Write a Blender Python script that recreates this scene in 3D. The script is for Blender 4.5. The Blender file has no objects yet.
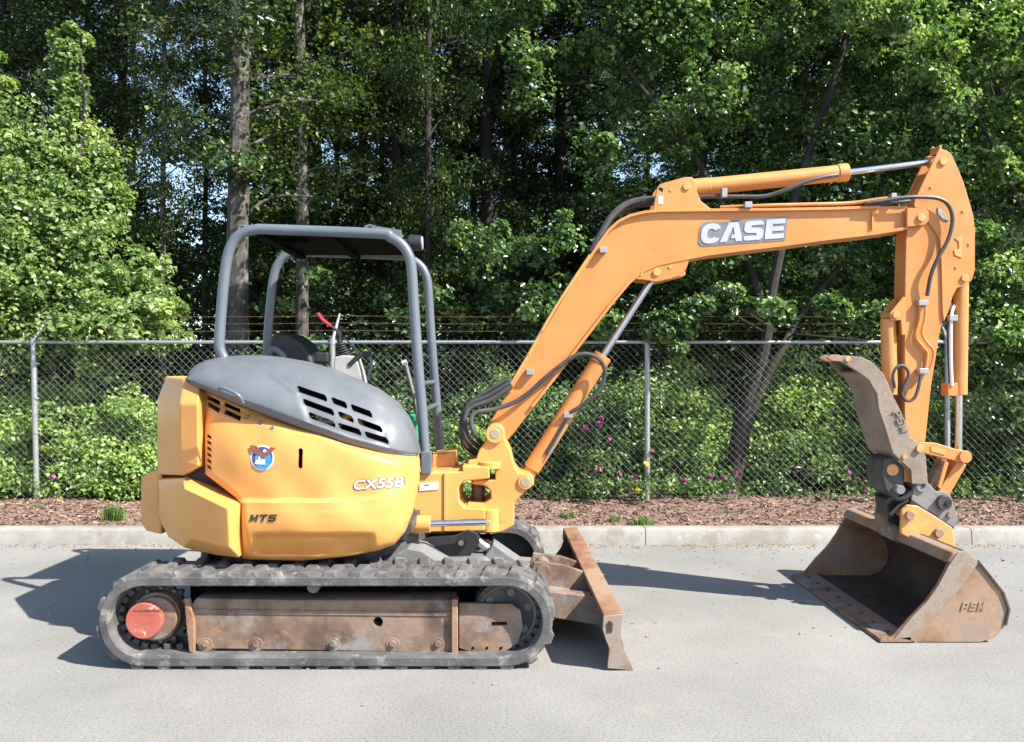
import bpy, bmesh, math, random
import numpy as np
from mathutils import Vector, Matrix
random.seed(7); rng = np.random.default_rng(11)
S = bpy.context.scene; COL = S.collection
R = math.radians
# ---------------------------------------------------------------- camera, sky, sun
CAMY, CAMZ, F = 5.76, 1.625, 880.0
cd = bpy.data.cameras.new('camera'); cam = bpy.data.objects.new('camera', cd); COL.objects.link(cam)
cam.location = (0, -CAMY, CAMZ); cam.rotation_euler = (R(90), 0, 0)
cd.sensor_width = 36; cd.lens = F/1024*36; cd.clip_end = 2000; cd.clip_start = .05
S.camera = cam
W = bpy.data.worlds.new('World'); S.world = W; W.use_nodes = True
nt = W.node_tree; bg = nt.nodes['Background']
sky = nt.nodes.new('ShaderNodeTexSky'); sky.sky_type = 'NISHITA'; sky.sun_disc = False
SUN = Vector((.88, -.50, 1.0))
sky.sun_elevation = math.atan2(SUN.z, math.hypot(SUN.x, SUN.y)); sky.sun_rotation = math.atan2(SUN.x, SUN.y)
sky.air_density = 1.0; sky.dust_density = .6
nt.links.new(sky.outputs[0], bg.inputs[0]); bg.inputs[1].default_value = .12
sl = bpy.data.lights.new('sun', 'SUN'); sl.energy = 5.0; sl.angle = R(.5); sl.color = (1, .945, .85)
so = bpy.data.objects.new('sun', sl); COL.objects.link(so)
so.rotation_euler = (-SUN).to_track_quat('-Z', 'Y').to_euler(); so.location = (8, -8, 12)
S.view_settings.view_transform = 'Standard'; S.view_settings.look = 'None'
S.view_settings.exposure = 1.22; S.view_settings.gamma = 1; S.view_settings.use_curve_mapping = False

# ---------------------------------------------------------------- helpers
def U(px, py, y):
    k = (y+CAMY)/F
    return Vector(((px-512)*k, y, CAMZ-(py-371)*k))
def tag(o, label=None, cat=None, group=None, kind=None):
    if label: o['label'] = label
    if cat: o['category'] = cat
    if group: o['group'] = group
    if kind: o['kind'] = kind
    return o
def empty(name, loc=(0, 0, 0), rz=0):
    o = bpy.data.objects.new(name, None); COL.objects.link(o); o.location = loc; o.rotation_euler = (0, 0, rz); return o
def link(name, me, parent=None, local=False):
    o = bpy.data.objects.new(name, me); COL.objects.link(o)
    if parent:
        o.parent = parent
        if parent.type == 'EMPTY' and not local:
            o.matrix_parent_inverse = Matrix.Translation(-Vector(parent.location))
    return o
def copy_tree(o, parent=None):
    c = o.copy(); COL.objects.link(c)
    if parent: c.parent = parent
    for ch in [x for x in bpy.data.objects if x.parent == o]: copy_tree(ch, c)
    return c
def crom(pts, n=6):
    P = [Vector(p) for p in pts]; out = []
    Q = [P[0]*2-P[1]]+P+[P[-1]*2-P[-2]]
    for i in range(1, len(Q)-2):
        a, b, c, d = Q[i-1:i+3]
        for k in range(n):
            t = k/n
            out.append(.5*((2*b)+(c-a)*t+(2*a-5*b+4*c-d)*t*t+(3*b-a-3*c+d)*t**3))
    out.append(P[-1]); return out
class MB:
    def __init__(s): s.v = []; s.f = []
    def add(s, vs, fs):
        b = len(s.v); s.v += [tuple(v) for v in vs]; s.f += [tuple(b+i for i in f) for f in fs]; return s
    def prism3(s, xz, y0, y1, close=True):
        n = len(xz)
        vs = [(x, y0, z) for x, z in xz]+[(x, y1, z) for x, z in xz]
        fs = [tuple(range(n)), tuple(range(2*n-1, n-1, -1))]
        fs += [(i, i+n, (i+1) % n+n, (i+1) % n) for i in range(n)]
        return s.add(vs, fs)
    def prism(s, pts, y0, y1, ref=None):
        r = y0 if ref is None else ref
        q = [U(a, b, r) for a, b in pts]
        return s.prism3([(p.x, p.z) for p in q], y0, y1)
    def box(s, x0, x1, y0, y1, z0, z1, m=None):
        vs = [Vector((x, y, z)) for x in (x0, x1) for y in (y0, y1) for z in (z0, z1)]
        if m: vs = [m @ v for v in vs]
        return s.add(vs, [(0, 1, 3, 2), (4, 6, 7, 5), (0, 4, 5, 1), (2, 3, 7, 6), (0, 2, 6, 4), (1, 5, 7, 3)])
    def tube(s, pts, r, seg=12, cap=True):
        P = [Vector(p) for p in pts]; n = len(P)
        rs = r if isinstance(r, (list, tuple)) else [r]*n
        T = []
        for i in range(n):
            t = (P[min(i+1, n-1)]-P[max(i-1, 0)])
            T.append(t.normalized() if t.length > 1e-9 else Vector((0, 0, 1)))
        a = T[0].orthogonal().normalized(); vs = []
        for i in range(n):
            a = (a-T[i]*a.dot(T[i])); a = a.normalized() if a.length > 1e-6 else T[i].orthogonal().normalized()
            b = T[i].cross(a)
            for k in range(seg):
                th = 2*math.pi*k/seg
                vs.append(P[i]+(a*math.cos(th)+b*math.sin(th))*rs[i])
        fs = []
        for i in range(n-1):
            for k in range(seg):
                k2 = (k+1) % seg
                fs.append((i*seg+k, i*seg+k2, (i+1)*seg+k2, (i+1)*seg+k))
        if cap: fs += [tuple(range(seg-1, -1, -1)), tuple((n-1)*seg+k for k in range(seg))]
        return s.add(vs, fs)
    def cyl(s, p0, p1, r, seg=24): return s.tube([p0, p1], r, seg)
    def facets(s, vs, fs, back):
        P = [U(*v) for v in vs]
        n = len(P); B = [Vector((p.x, back, p.z)) for p in P]
        ed = {}
        for f in fs:
            for i in range(len(f)): ed[(f[i], f[(i+1) % len(f)])] = 1
        out = [tuple(f) for f in fs]+[tuple(n+i for i in reversed(f)) for f in fs]
        for (a, b) in ed:
            if (b, a) not in ed: out.append((b, a, a+n, b+n))
        return s.add(P+B, out)
    def mesh(s, name):
        me = bpy.data.meshes.new(name); me.from_pydata(s.v, [], s.f)
        bm = bmesh.new(); bm.from_mesh(me); bmesh.ops.recalc_face_normals(bm, faces=bm.faces)
        bm.to_mesh(me); bm.free(); return me
    def build(s, name, mat, parent=None, bevel=0, ang=35, label=None, local=False, seg=2, split=False):
        if split:
            par = list(range(len(s.v)))
            def fd(a):
                while par[a] != a: par[a] = par[par[a]]; a = par[a]
                return a
            for f in s.f:
                for q in f[1:]: par[fd(q)] = fd(f[0])
            gr_ = {}
            for f in s.f: gr_.setdefault(fd(f[0]), []).append(f)
            o = None
            for fs in gr_.values():
                ids = sorted({q for f in fs for q in f}); mp = {a: i for i, a in enumerate(ids)}
                m_ = MB(); m_.v = [s.v[a] for a in ids]; m_.f = [tuple(mp[q] for q in f) for f in fs]
                o = m_.build(name, mat, parent, bevel, ang, label, local, seg)
            return o
        me = s.mesh(name); me.materials.append(mat)
        me.polygons.foreach_set('use_smooth', [True]*len(me.polygons)); me.set_sharp_from_angle(angle=R(ang))
        o = link(name, me, parent, local)
        if bevel:
            b = o.modifiers.new('bevel', 'BEVEL'); b.width = bevel; b.segments = seg; b.limit_method = 'ANGLE'; b.angle_limit = R(30); b.harden_normals = True
        if label: o['label'] = label
        return o
def cut(o, cutter_mb):
    c = cutter_mb.build('cutter', M['black'])
    m = o.modifiers.new('cut', 'BOOLEAN'); m.operation = 'DIFFERENCE'; m.object = c; m.solver = 'EXACT'; m.use_self = True
    bpy.context.view_layer.update()
    dg = bpy.context.evaluated_depsgraph_get()
    me = bpy.data.meshes.new_from_object(o.evaluated_get(dg))
    print('CUT', o.name, len(o.data.vertices), len(me.vertices))
    o.modifiers.clear(); old = o.data; o.data = me; bpy.data.meshes.remove(old)
    me.set_sharp_from_angle(angle=R(35))
    bpy.data.objects.remove(c)
    return o
def interp(x, tab):
    return float(np.interp(x, [t[0] for t in tab], [t[1] for t in tab]))

# ---------------------------------------------------------------- materials
M = {}
def pm(name, cols, scale=3, rough=.5, metal=0, bump=0, bscale=60, detail=6, rv=.15, spots=None, coat=0, pos=None, spec=.5):
    m = bpy.data.materials.new(name); m.use_nodes = True; t = m.node_tree; b = t.nodes['Principled BSDF']
    tc = t.nodes.new('ShaderNodeTexCoord')
    n = t.nodes.new('ShaderNodeTexNoise'); n.inputs['Scale'].default_value = scale; n.inputs['Detail'].default_value = detail; n.inputs['Roughness'].default_value = .62
    t.links.new(tc.outputs['Object'], n.inputs['Vector'])
    r = t.nodes.new('ShaderNodeValToRGB'); k = len(cols)
    while len(r.color_ramp.elements) < k: r.color_ramp.elements.new(.5)
    for i, c in enumerate(cols):
        e = r.color_ramp.elements[i]; e.position = pos[i] if pos else (.32+.36*i/max(1, k-1)); e.color = (*c, 1)
    t.links.new(n.outputs['Fac'], r.inputs[0]); out = r.outputs[0]
    if spots:   # (scale, threshold, colour, softness)
        for (sc, th, c, sf) in spots:
            n2 = t.nodes.new('ShaderNodeTexNoise'); n2.inputs['Scale'].default_value = sc; n2.inputs['Detail'].default_value = 8; n2.inputs['Roughness'].default_value = .7
            t.links.new(tc.outputs['Object'], n2.inputs['Vector'])
            mr = t.nodes.new('ShaderNodeMapRange'); mr.inputs['From Min'].default_value = th; mr.inputs['From Max'].default_value = th+sf
            t.links.new(n2.outputs['Fac'], mr.inputs['Value'])
            mx = t.nodes.new('ShaderNodeMix'); mx.data_type = 'RGBA'; mx.inputs['B'].default_value = (*c, 1)
            t.links.new(mr.outputs[0], mx.inputs['Factor']); t.links.new(out, mx.inputs['A']); out = mx.outputs['Result']
    t.links.new(out, b.inputs['Base Color'])
    n3 = t.nodes.new('ShaderNodeTexNoise'); n3.inputs['Scale'].default_value = scale*4; n3.inputs['Detail'].default_value = 5
    t.links.new(tc.outputs['Object'], n3.inputs['Vector'])
    mr = t.nodes.new('ShaderNodeMapRange'); mr.inputs['To Min'].default_value = max(.02, rough-rv); mr.inputs['To Max'].default_value = min(1, rough+rv)
    t.links.new(n3.outputs['Fac'], mr.inputs['Value']); t.links.new(mr.outputs[0], b.inputs['Roughness'])
    b.inputs['Metallic'].default_value = metal; b.inputs['Coat Weight'].default_value = coat
    b.inputs['Specular IOR Level'].default_value = spec
    if bump:
        nb = t.nodes.new('ShaderNodeTexNoise'); nb.inputs['Scale'].default_value = bscale; nb.inputs['Detail'].default_value = 6
        t.links.new(tc.outputs['Object'], nb.inputs['Vector'])
        bp = t.nodes.new('ShaderNodeBump'); bp.inputs['Strength'].default_value = bump; bp.inputs['Distance'].default_value = .01
        t.links.new(nb.outputs['Fac'], bp.inputs['Height']); t.links.new(bp.outputs[0], b.inputs['Normal'])
    M[name] = m; return m
def leafmat(name, c1, c2, c3, trans=.3, rough=.42):
    m = bpy.data.materials.new(name); m.use_nodes = True; t = m.node_tree; b = t.nodes['Principled BSDF']
    a = t.nodes.new('ShaderNodeAttribute'); a.attribute_name = 'tint'
    r = t.nodes.new('ShaderNodeValToRGB'); r.color_ramp.elements.new(.5)
    for e, p, c in zip(r.color_ramp.elements, (0, .55, 1), (c1, c2, c3)): e.position = p; e.color = (*c, 1)
    t.links.new(a.outputs['Fac'], r.inputs[0]); t.links.new(r.outputs[0], b.inputs['Base Color'])
    b.inputs['Roughness'].default_value = rough; b.inputs['Specular IOR Level'].default_value = .45
    tr = t.nodes.new('ShaderNodeBsdfTranslucent'); mu = t.nodes.new('ShaderNodeMix'); mu.data_type = 'RGBA'; mu.blend_type = 'MULTIPLY'
    mu.inputs['Factor'].default_value = 1; mu.inputs['B'].default_value = (1.3, 1.5, .5, 1)
    t.links.new(r.outputs[0], mu.inputs['A']); t.links.new(mu.outputs['Result'], tr.inputs['Color'])
    ms = t.nodes.new('ShaderNodeMixShader'); ms.inputs[0].default_value = trans
    t.links.new(b.outputs[0], ms.inputs[1]); t.links.new(tr.outputs[0], ms.inputs[2]); t.links.new(ms.outputs[0], t.nodes['Material Output'].inputs[0])
    M[name] = m; return m
pm('yellow', [(.63, .275, .068), (.69, .32, .085), (.74, .365, .11)], 1.6, .42, rv=.12, spots=[(3.1, .64, (.74, .42, .16), .1), (9, .70, (.80, .52, .24), .08), (60, .74, (.30, .17, .08), .03)], bump=.03, bscale=12)
pm('orange', [(.50, .19, .048), (.565, .225, .060), (.61, .26, .082)], 1.8, .42, rv=.12, spots=[(2.6, .62, (.68, .34, .13), .12), (7, .64, (.45, .20, .07), .12), (11, .70, (.74, .46, .22), .08), (45, .73, (.26, .12, .05), .03)], bump=.03, bscale=14)
pm('orange_worn', [(.62, .25, .06), (.70, .32, .09), (.52, .24, .10)], 6, .6, spots=[(14, .60, (.25, .13, .07), .05)], bump=.15, bscale=40)
pm('hood_grey', [(.10, .113, .128), (.125, .138, .153), (.155, .165, .175)], 2.0, .42, rv=.12, spots=[(6, .66, (.27, .28, .285), .15)])
pm('tube_grey', [(.095, .115, .14), (.125, .145, .17)], 3, .38, rv=.08, spots=[(40, .73, (.10, .09, .08), .04)])
pm('dark_steel', [(.03, .03, .032), (.06, .057, .055), (.10, .09, .08)], 8, .6, bump=.1)
pm('coupler_grey', [(.17, .16, .16), (.22, .205, .20), (.12, .11, .11)], 9, .55, bump=.15, spots=[(20, .66, (.30, .2, .12), .06)])
pm('matte_black', [(.004, .004, .004), (.007, .007, .007)], 8, .95, rv=.02, spec=.05)
pm('black', [(.012, .012, .013), (.02, .02, .021)], 8, .55)
pm('rubber_hose', [(.035, .035, .038), (.06, .06, .062)], 20, .5)
pm('steel_bright', [(.55, .55, .58), (.66, .66, .68)], 20, .2, metal=1, rv=.08)
pm('steel_pin', [(.42, .36, .28), (.55, .45, .33)], 30, .4, metal=.6)
pm('rubber', [(.05, .049, .05), (.085, .082, .083), (.14, .134, .13)], 6, .85, bump=.35, bscale=50, spots=[(7, .56, (.26, .24, .22), .12), (30, .62, (.22, .2, .185), .1)])
pm('dusty_grey', [(.12, .125, .125), (.18, .183, .18), (.09, .09, .09)], 6, .8, bump=.1)
pm('rust', [(.085, .052, .038), (.15, .095, .068), (.25, .16, .11), (.15, .13, .115)], 3.6, .68, bump=.25, bscale=30, spots=[(10, .58, (.32, .15, .07), .1), (3.0, .50, (.22, .205, .185), .10), (40, .64, (.05, .035, .03), .05)])
pm('rust_light', [(.17, .085, .048), (.25, .135, .08), (.31, .20, .13), (.24, .19, .16)], 3.2, .62, bump=.2, bscale=35, spots=[(9, .60, (.46, .24, .10), .09), (60, .66, (.17, .10, .06), .05)])
pm('rust_dark', [(.035, .024, .02), (.06, .04, .032), (.085, .055, .04)], 6, .62, bump=.2)
pm('cutter_grey', [(.20, .15, .12), (.28, .225, .18), (.25, .16, .10)], 7, .5, bump=.2, spots=[(9, .64, (.42, .22, .09), .06)])
pm('thumb_brown', [(.17, .125, .095), (.23, .18, .14), (.30, .235, .185)], 5, .6, bump=.2, spots=[(26, .63, (.55, .30, .09), .03), (6, .64, (.30, .26, .23), .1)])
pm('red_disc', [(.34, .075, .05), (.40, .10, .065), (.36, .13, .10)], 12, .55, spots=[(22, .62, (.65, .42, .36), .05)])
pm('white', [(.70, .70, .70), (.78, .78, .77)], 8, .45)
pm('decal_silver', [(.34, .36, .42), (.46, .48, .54)], 6, .35)
pm('decal_grey', [(.14, .14, .17), (.19, .19, .22)], 6, .45)
pm('decal_black', [(.02, .02, .025), (.04, .04, .045)], 6, .5)
pm('decal_blue', [(.03, .16, .50), (.05, .30, .70)], 30, .4)
pm('decal_navy', [(.03, .05, .22), (.05, .08, .30)], 30, .4)
pm('decal_brown', [(.16, .05, .035), (.24, .08, .06)], 60, .5)
pm('console_white', [(.30, .29, .27), (.38, .37, .35)], 8, .5)
pm('lever_red', [(.35, .02, .03), (.42, .03, .04)], 8, .4)
pm('jug_green', [(.02, .28, .12), (.03, .35, .16)], 8, .35)
pm('jug_blue', [(.02, .12, .45), (.03, .15, .5)], 8, .35)
pm('galv', [(.30, .31, .33), (.38, .39, .41), (.26, .27, .28)], 14, .42, metal=.55, rv=.1)
pm('galv_wire', [(.34, .36, .37), (.46, .48, .49)], 5, .5, metal=.2)
pm('rust_wire', [(.14, .07, .04), (.20, .115, .07)], 9, .7)
pm('concrete', [(.235, .22, .195), (.29, .275, .25), (.34, .325, .295)], 3, .85, bump=.25, bscale=60, spots=[(25, .60, (.17, .15, .13), .08), (2.2, .52, (.22, .20, .175), .12), (5, .62, (.36, .345, .32), .05)])
pm('bark_dark', [(.012, .010, .008), (.024, .019, .015), (.045, .037, .031)], 7, .9, bump=.6, bscale=18)
pm('bark_pale', [(.035, .032, .028), (.08, .073, .065), (.17, .16, .148)], 3.4, .9, bump=.8, bscale=14, spots=[(4, .50, (.035, .03, .025), .07), (16, .60, (.30, .28, .26), .06)])
pm('mulch', [(.09, .055, .04), (.17, .105, .078), (.27, .185, .145)], 9, .95, bump=1, bscale=45, spots=[(30, .6, (.30, .21, .16), .06), (1.2, .6, (.20, .15, .11), .1)])
pm('chips', [(.13, .08, .06), (.25, .155, .115), (.38, .28, .22)], 16, .9)
pm('forest_soil', [(.03, .028, .015), (.05, .05, .02), (.06, .07, .025)], 3, .95, bump=1, bscale=12)
pm('pebble', [(.2, .18, .16), (.34, .31, .28)], 12, .8)
leafmat('leaf_maple', (.09, .155, .045), (.19, .285, .09), (.38, .45, .18), .40, .34)
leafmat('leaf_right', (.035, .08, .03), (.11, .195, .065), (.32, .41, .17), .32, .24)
leafmat('leaf_forest', (.02, .046, .018), (.062, .105, .032), (.19, .25, .06), .28, .34)  # darker greens: shade of the wood put into the leaf colour
leafmat('leaf_yellowish', (.05, .085, .025), (.12, .17, .045), (.22, .27, .08), .4, .4)
leafmat('leaf_light', (.07, .14, .045), (.19, .30, .10), (.42, .50, .26), .36, .22)
leafmat('leaf_vine', (.16, .26, .06), (.33, .46, .13), (.52, .62, .25), .45, .42)
leafmat('leaf_weed', (.05, .105, .035), (.115, .20, .06), (.26, .36, .12), .34, .34)
leafmat('petal', (.22, .04, .16), (.36, .07, .25), (.48, .14, .38), .3, .5)
leafmat('petal_yellow', (.7, .5, .04), (.75, .6, .05), (.8, .7, .1), .3, .5)
leafmat('dead_leaf', (.14, .07, .03), (.28, .15, .07), (.42, .28, .16), .1, .7)
leafmat('grass', (.07, .14, .03), (.12, .22, .05), (.22, .30, .08), .3, .5)
# asphalt: aggregate speckle, worn patches, hairline cracks
def asphalt():
    m = bpy.data.materials.new('asphalt'); m.use_nodes = True; t = m.node_tree; b = t.nodes['Principled BSDF']; N = t.nodes.new
    tc = N('ShaderNodeTexCoord')
    def noise(s, d=4, r=.6):
        n = N('ShaderNodeTexNoise'); n.inputs['Scale'].default_value = s; n.inputs['Detail'].default_value = d; n.inputs['Roughness'].default_value = r
        t.links.new(tc.outputs['Object'], n.inputs['Vector']); return n.outputs['Fac']
    def ramp(f, st):
        r = N('ShaderNodeValToRGB')
        while len(r.color_ramp.elements) < len(st): r.color_ramp.elements.new(.5)
        for e, (p, c) in zip(r.color_ramp.elements, st): e.position = p; e.color = (c[0], c[1], c[2], 1)
        t.links.new(f, r.inputs[0]); return r.outputs[0]
    def mix(a, bb, f, bt='MULTIPLY'):
        x = N('ShaderNodeMix'); x.data_type = 'RGBA'; x.blend_type = bt
        if isinstance(f, float): x.inputs['Factor'].default_value = f
        else: t.links.new(f, x.inputs['Factor'])
        t.links.new(a, x.inputs['A'])
        if isinstance(bb, tuple): x.inputs['B'].default_value = (*bb, 1)
        else: t.links.new(bb, x.inputs['B'])
        return x.outputs['Result']
    base = ramp(noise(.7, 6), [(.3, (.19, .188, .178)), (.5, (.235, .231, .219)), (.72, (.28, .276, .26))])
    sp = ramp(noise(62, 5, .9), [(.36, (.45, .45, .45)), (.48, (1, 1, 1)), (.72, (1.1, 1.1, 1.1))])
    c = mix(base, sp, 1.0)
    lt = N('ShaderNodeMapRange'); lt.inputs['From Min'].default_value = .62; lt.inputs['From Max'].default_value = .72
    t.links.new(noise(70, 3, .8), lt.inputs['Value'])
    c = mix(c, (.42, .41, .385), lt.outputs[0], 'MIX')
    tan = N('ShaderNodeMapRange'); tan.inputs['From Min'].default_value = .60; tan.inputs['From Max'].default_value = .75
    t.links.new(noise(1.7, 8, .7), tan.inputs['Value'])
    c = mix(c, (.30, .27, .225), tan.outputs[0], 'MIX')
    dk = N('ShaderNodeMapRange'); dk.inputs['From Min'].default_value = .70; dk.inputs['From Max'].default_value = .78
    t.links.new(noise(9, 5, .6), dk.inputs['Value']); c = mix(c, (.16, .155, .15), dk.outputs[0], 'MIX')
    t.links.new(c, b.inputs['Base Color']); b.inputs['Roughness'].default_value = .9; b.inputs['Specular IOR Level'].default_value = .3
    bp = N('ShaderNodeBump'); bp.inputs['Strength'].default_value = .5; bp.inputs['Distance'].default_value = .006
    t.links.new(noise(110, 4, .8), bp.inputs['Height']); t.links.new(bp.outputs[0], b.inputs['Normal'])
    M['asphalt'] = m
asphalt()

# ---------------------------------------------------------------- setting: ground, road, kerb
def grid(name, x0, x1, y0, y1, nx, ny, fz, mat):
    X, Y = np.meshgrid(np.linspace(x0, x1, nx), np.linspace(y0, y1, ny)); Z = fz(X, Y)
    v = np.stack([X, Y, Z], -1).reshape(-1, 3).tolist()
    f = [(j*nx+i, j*nx+i+1, (j+1)*nx+i+1, (j+1)*nx+i) for j in range(ny-1) for i in range(nx-1)]
    me = bpy.data.meshes.new(name); me.from_pydata(v, [], f); me.materials.append(mat)
    me.polygons.foreach_set('use_smooth', [True]*len(f)); return link(name, me)
KF, KB = 2.46, 2.66
tag(grid('road', -60, 60, -30, KF+.01, 2, 2, lambda X, Y: X*0, M['asphalt']), kind='structure')
tag(grid('ground', -400, 400, -300, 700, 2, 2, lambda X, Y: X*0-.02, M['forest_soil']), kind='structure')
def bedz(X, Y):
    return .135+.035*np.sin(X*1.9+Y*2.1)*np.sin(X*.7+1)*np.clip((Y-KB)/1, 0, 1)+.012*np.sin(X*9)*np.sin(Y*11+X*3)
tag(grid('mulch_bed', -14, 14, KB-.005, 4.9, 260, 40, bedz, M['mulch']), kind='structure')
tag(grid('forest_floor', -60, 60, 4.88, 80, 80, 60, lambda X, Y: .13+.25*np.sin(X*.3)*np.sin(Y*.2)*np.clip((Y-5)/6, 0, 1), M['forest_soil']), kind='structure')
kb = MB()
prof = [(KF, -.03), (KF+.015, .125), (KF+.03, .142), (KF+.05, .15), (KB-.015, .15), (KB, .14), (KB, -.03)]
xs = -14.0
while xs < 14:   # sections with joints
    w = 3.05; a, b_ = xs+.004, xs+w-.004; n = len(prof)
    vs = [(a, y, z) for y, z in prof]+[(b_, y, z) for y, z in prof]
    kb.add(vs, [tuple(range(n)), tuple(range(2*n-1, n-1, -1))]+[(i, (i+1) % n, (i+1) % n+n, i+n) for i in range(n)])
    xs += w
tag(kb.build('kerb', M['concrete'], ang=50), kind='structure')

# ---------------------------------------------------------------- vegetation machinery
def leaf_mesh(name, P, Nn, L, Wd, mat, tint=None, fold=.25):
    n = len(P); Nn = Nn/np.linalg.norm(Nn, axis=1, keepdims=True)
    r = rng.normal(size=(n, 3)); u = np.cross(Nn, r); u /= np.linalg.norm(u, axis=1, keepdims=True)+1e-9
    v = np.cross(Nn, u); L = L[:, None]; Wd = Wd[:, None]
    base = P-u*L*.5; tip = P+u*L*.5-Nn*L*.12; l = P-u*L*.08+v*Wd*.5+Nn*Wd*fold; rr = P-u*L*.08-v*Wd*.5+Nn*Wd*fold
    V = np.stack([base, l, tip, rr], 1).reshape(-1, 3).astype(np.float32)
    me = bpy.data.meshes.new(name); me.vertices.add(4*n); me.vertices.foreach_set('co', V.ravel())
    # two triangles per leaf: folded along the midrib
    idx = np.arange(n)[:, None]*4+np.array([0, 2, 1, 0, 3, 2])[None]
    me.loops.add(6*n); me.loops.foreach_set('vertex_index', idx.ravel().astype(np.int32))
    me.polygons.add(2*n); me.polygons.foreach_set('loop_start', (np.arange(2*n)*3).astype(np.int32))
    me.update(); me.validate()
    if tint is None: tint = rng.random(n)
    a = me.attributes.new('tint', 'FLOAT', 'FACE'); a.data.foreach_set('value', np.repeat(tint, 2).astype(np.float32))
    me.materials.append(mat); return me
LD = np.array(SUN.normalized())
def clumps(cs, up=.8, tj=.35):
    """cs: list of (centre, radius vec, count, leaf size) -> leaf arrays; one tint offset per clump"""
    Ps, Ns, Ls, Ts = [], [], [], []
    for c, rad, n, ls in cs:
        d = rng.normal(size=(n, 3)); d /= np.linalg.norm(d, axis=1, keepdims=True)
        rr = rng.random(n)**.45; p = np.array(c)+d*rr[:, None]*np.array(rad)
        Ps.append(p); nn = d*.5+rng.normal(size=(n, 3))*.55; nn[:, 2] += up*.6; nn += LD*.55; Ns.append(nn)
        Ls.append(ls*rng.uniform(.45, 1.45, n)); Ts.append(np.clip(rng.normal(.40+rng.normal()*.18, tj*.75, n), 0, 1))
    return np.concatenate(Ps), np.concatenate(Ns), np.concatenate(Ls), np.concatenate(Ts)
def make_tree(name, H, r0, z_low, spread, nb, nleaf, ls, leafm, barkm, lean=(0, 0), root=(0, 0, 0), top_taper=.5, clump=.42, droop=0., wob=.10, label=None, cat='tree', group=None, thin_top=True):
    e = empty(name, root)
    if label: tag(e, label, cat, group)
    tp = []
    nseg = 12
    for i in range(nseg+1):
        t = i/nseg; tp.append(Vector((lean[0]*t+random.gauss(0, wob)*t, lean[1]*t+random.gauss(0, wob)*t, H*t)))
    tp = crom(tp, 3)
    rad = [r0*(1-.85*(i/(len(tp)-1)))*(1+.03*random.gauss(0, 1))+(r0*.5*max(0, 1-i/1.6)) for i in range(len(tp))]
    tr = MB().tube(tp, rad, 9); trunk = tr.build('trunk', barkm, e, local=True)
    lm = MB(); cs = []
    per = max(6, int(nleaf/(nb*4)))
    for k in range(nb):
        t = (z_low+(H-z_low)*((k+random.random())/nb))/H
        i = min(len(tp)-2, int(t*(len(tp)-1))); p0 = tp[i]
        az = k*2.4+random.random()*1.2; prof = math.sin(math.pi*min(1, .18+.82*(1-((t*H-z_low)/(H-z_low))**1.1)))**.6 if thin_top else 1
        Ln = spread*(.45+.55*prof)*random.uniform(.6, 1.15)
        d = Vector((math.cos(az), math.sin(az), random.uniform(.05, .55)-droop)).normalized()
        mid = p0+d*Ln*.5+Vector((random.gauss(0, .1), random.gauss(0, .1), random.gauss(.06, .08)))*Ln*.6; end = p0+d*Ln+Vector((0, 0, -.12*Ln))
        br = max(.008, r0*.22*(1-t*.6)); path = crom([p0, mid, end], 4)
        lm.tube(path, [br*(1-.8*q/(len(path)-1)) for q in range(len(path))], 5)
        for q in range(4):
            f = .35+.2*q+random.uniform(-.06, .06); c = path[min(len(path)-1, int(f*(len(path)-1)))]+Vector([random.gauss(0, .22*clump*2) for _ in range(3)])
            s = clump*random.uniform(.6, 1.3)
            cs.append((tuple(c), (s, s, s*.55), max(4, int(per*random.uniform(.5, 1.5))), ls))
            lm.tube([path[int(f*.8*(len(path)-1))], c], [br*.3, .004], 4)
    lm.build('branches', barkm, trunk)
    P, Nn, L, T = clumps(cs)
    link('crown', leaf_mesh('crown', P, Nn, L, L*.72, leafm, T), e, local=True)
    return e
def make_bush(name, loc, rx, ry, h, n, ls, leafm, label, cat, group=None, up=.7, stems=14, hollow=.45):
    e = empty(name, loc); tag(e, label, cat, group)
    st = MB(); cs = []
    for k in range(stems):
        a = random.uniform(0, 6.28); q = random.uniform(.2, .9); top = Vector((rx*q*math.cos(a), ry*q*math.sin(a), h*random.uniform(.6, .95)*math.sqrt(max(.1, 1-q*q*.8))))
        st.tube(crom([Vector((top.x*.15, top.y*.15, -.05)), Vector((top.x*.5, top.y*.5, top.z*.65)), top], 3), [.012, .011, .010, .008, .006, .005, .004][:7], 5)
    st.build('stems', M['bark_dark'], e, local=True)
    nc = 100
    for k in range(nc):
        d = Vector((random.gauss(0, 1), random.gauss(0, 1), abs(random.gauss(0, .8)))).normalized(); rr = random.uniform(hollow, 1.0)**.6
        s = random.uniform(.12, .36)*(rx+h)*.5
        cs.append(((d.x*rx*rr, d.y*ry*rr, .08*h+d.z*h*rr*.92), (s, s*.9, s*.6), max(5, int(n/nc*random.uniform(.5, 1.6))), ls))
    P, Nn, L, T = clumps(cs, up); P[:, 2] = np.maximum(P[:, 2], .02)
    link('foliage', leaf_mesh('foliage', P, Nn, L, L*.68, leafm, T), e, local=True)
    return e
def XY(px, Y): return ((px-512)*Y/F, Y-CAMY)
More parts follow.
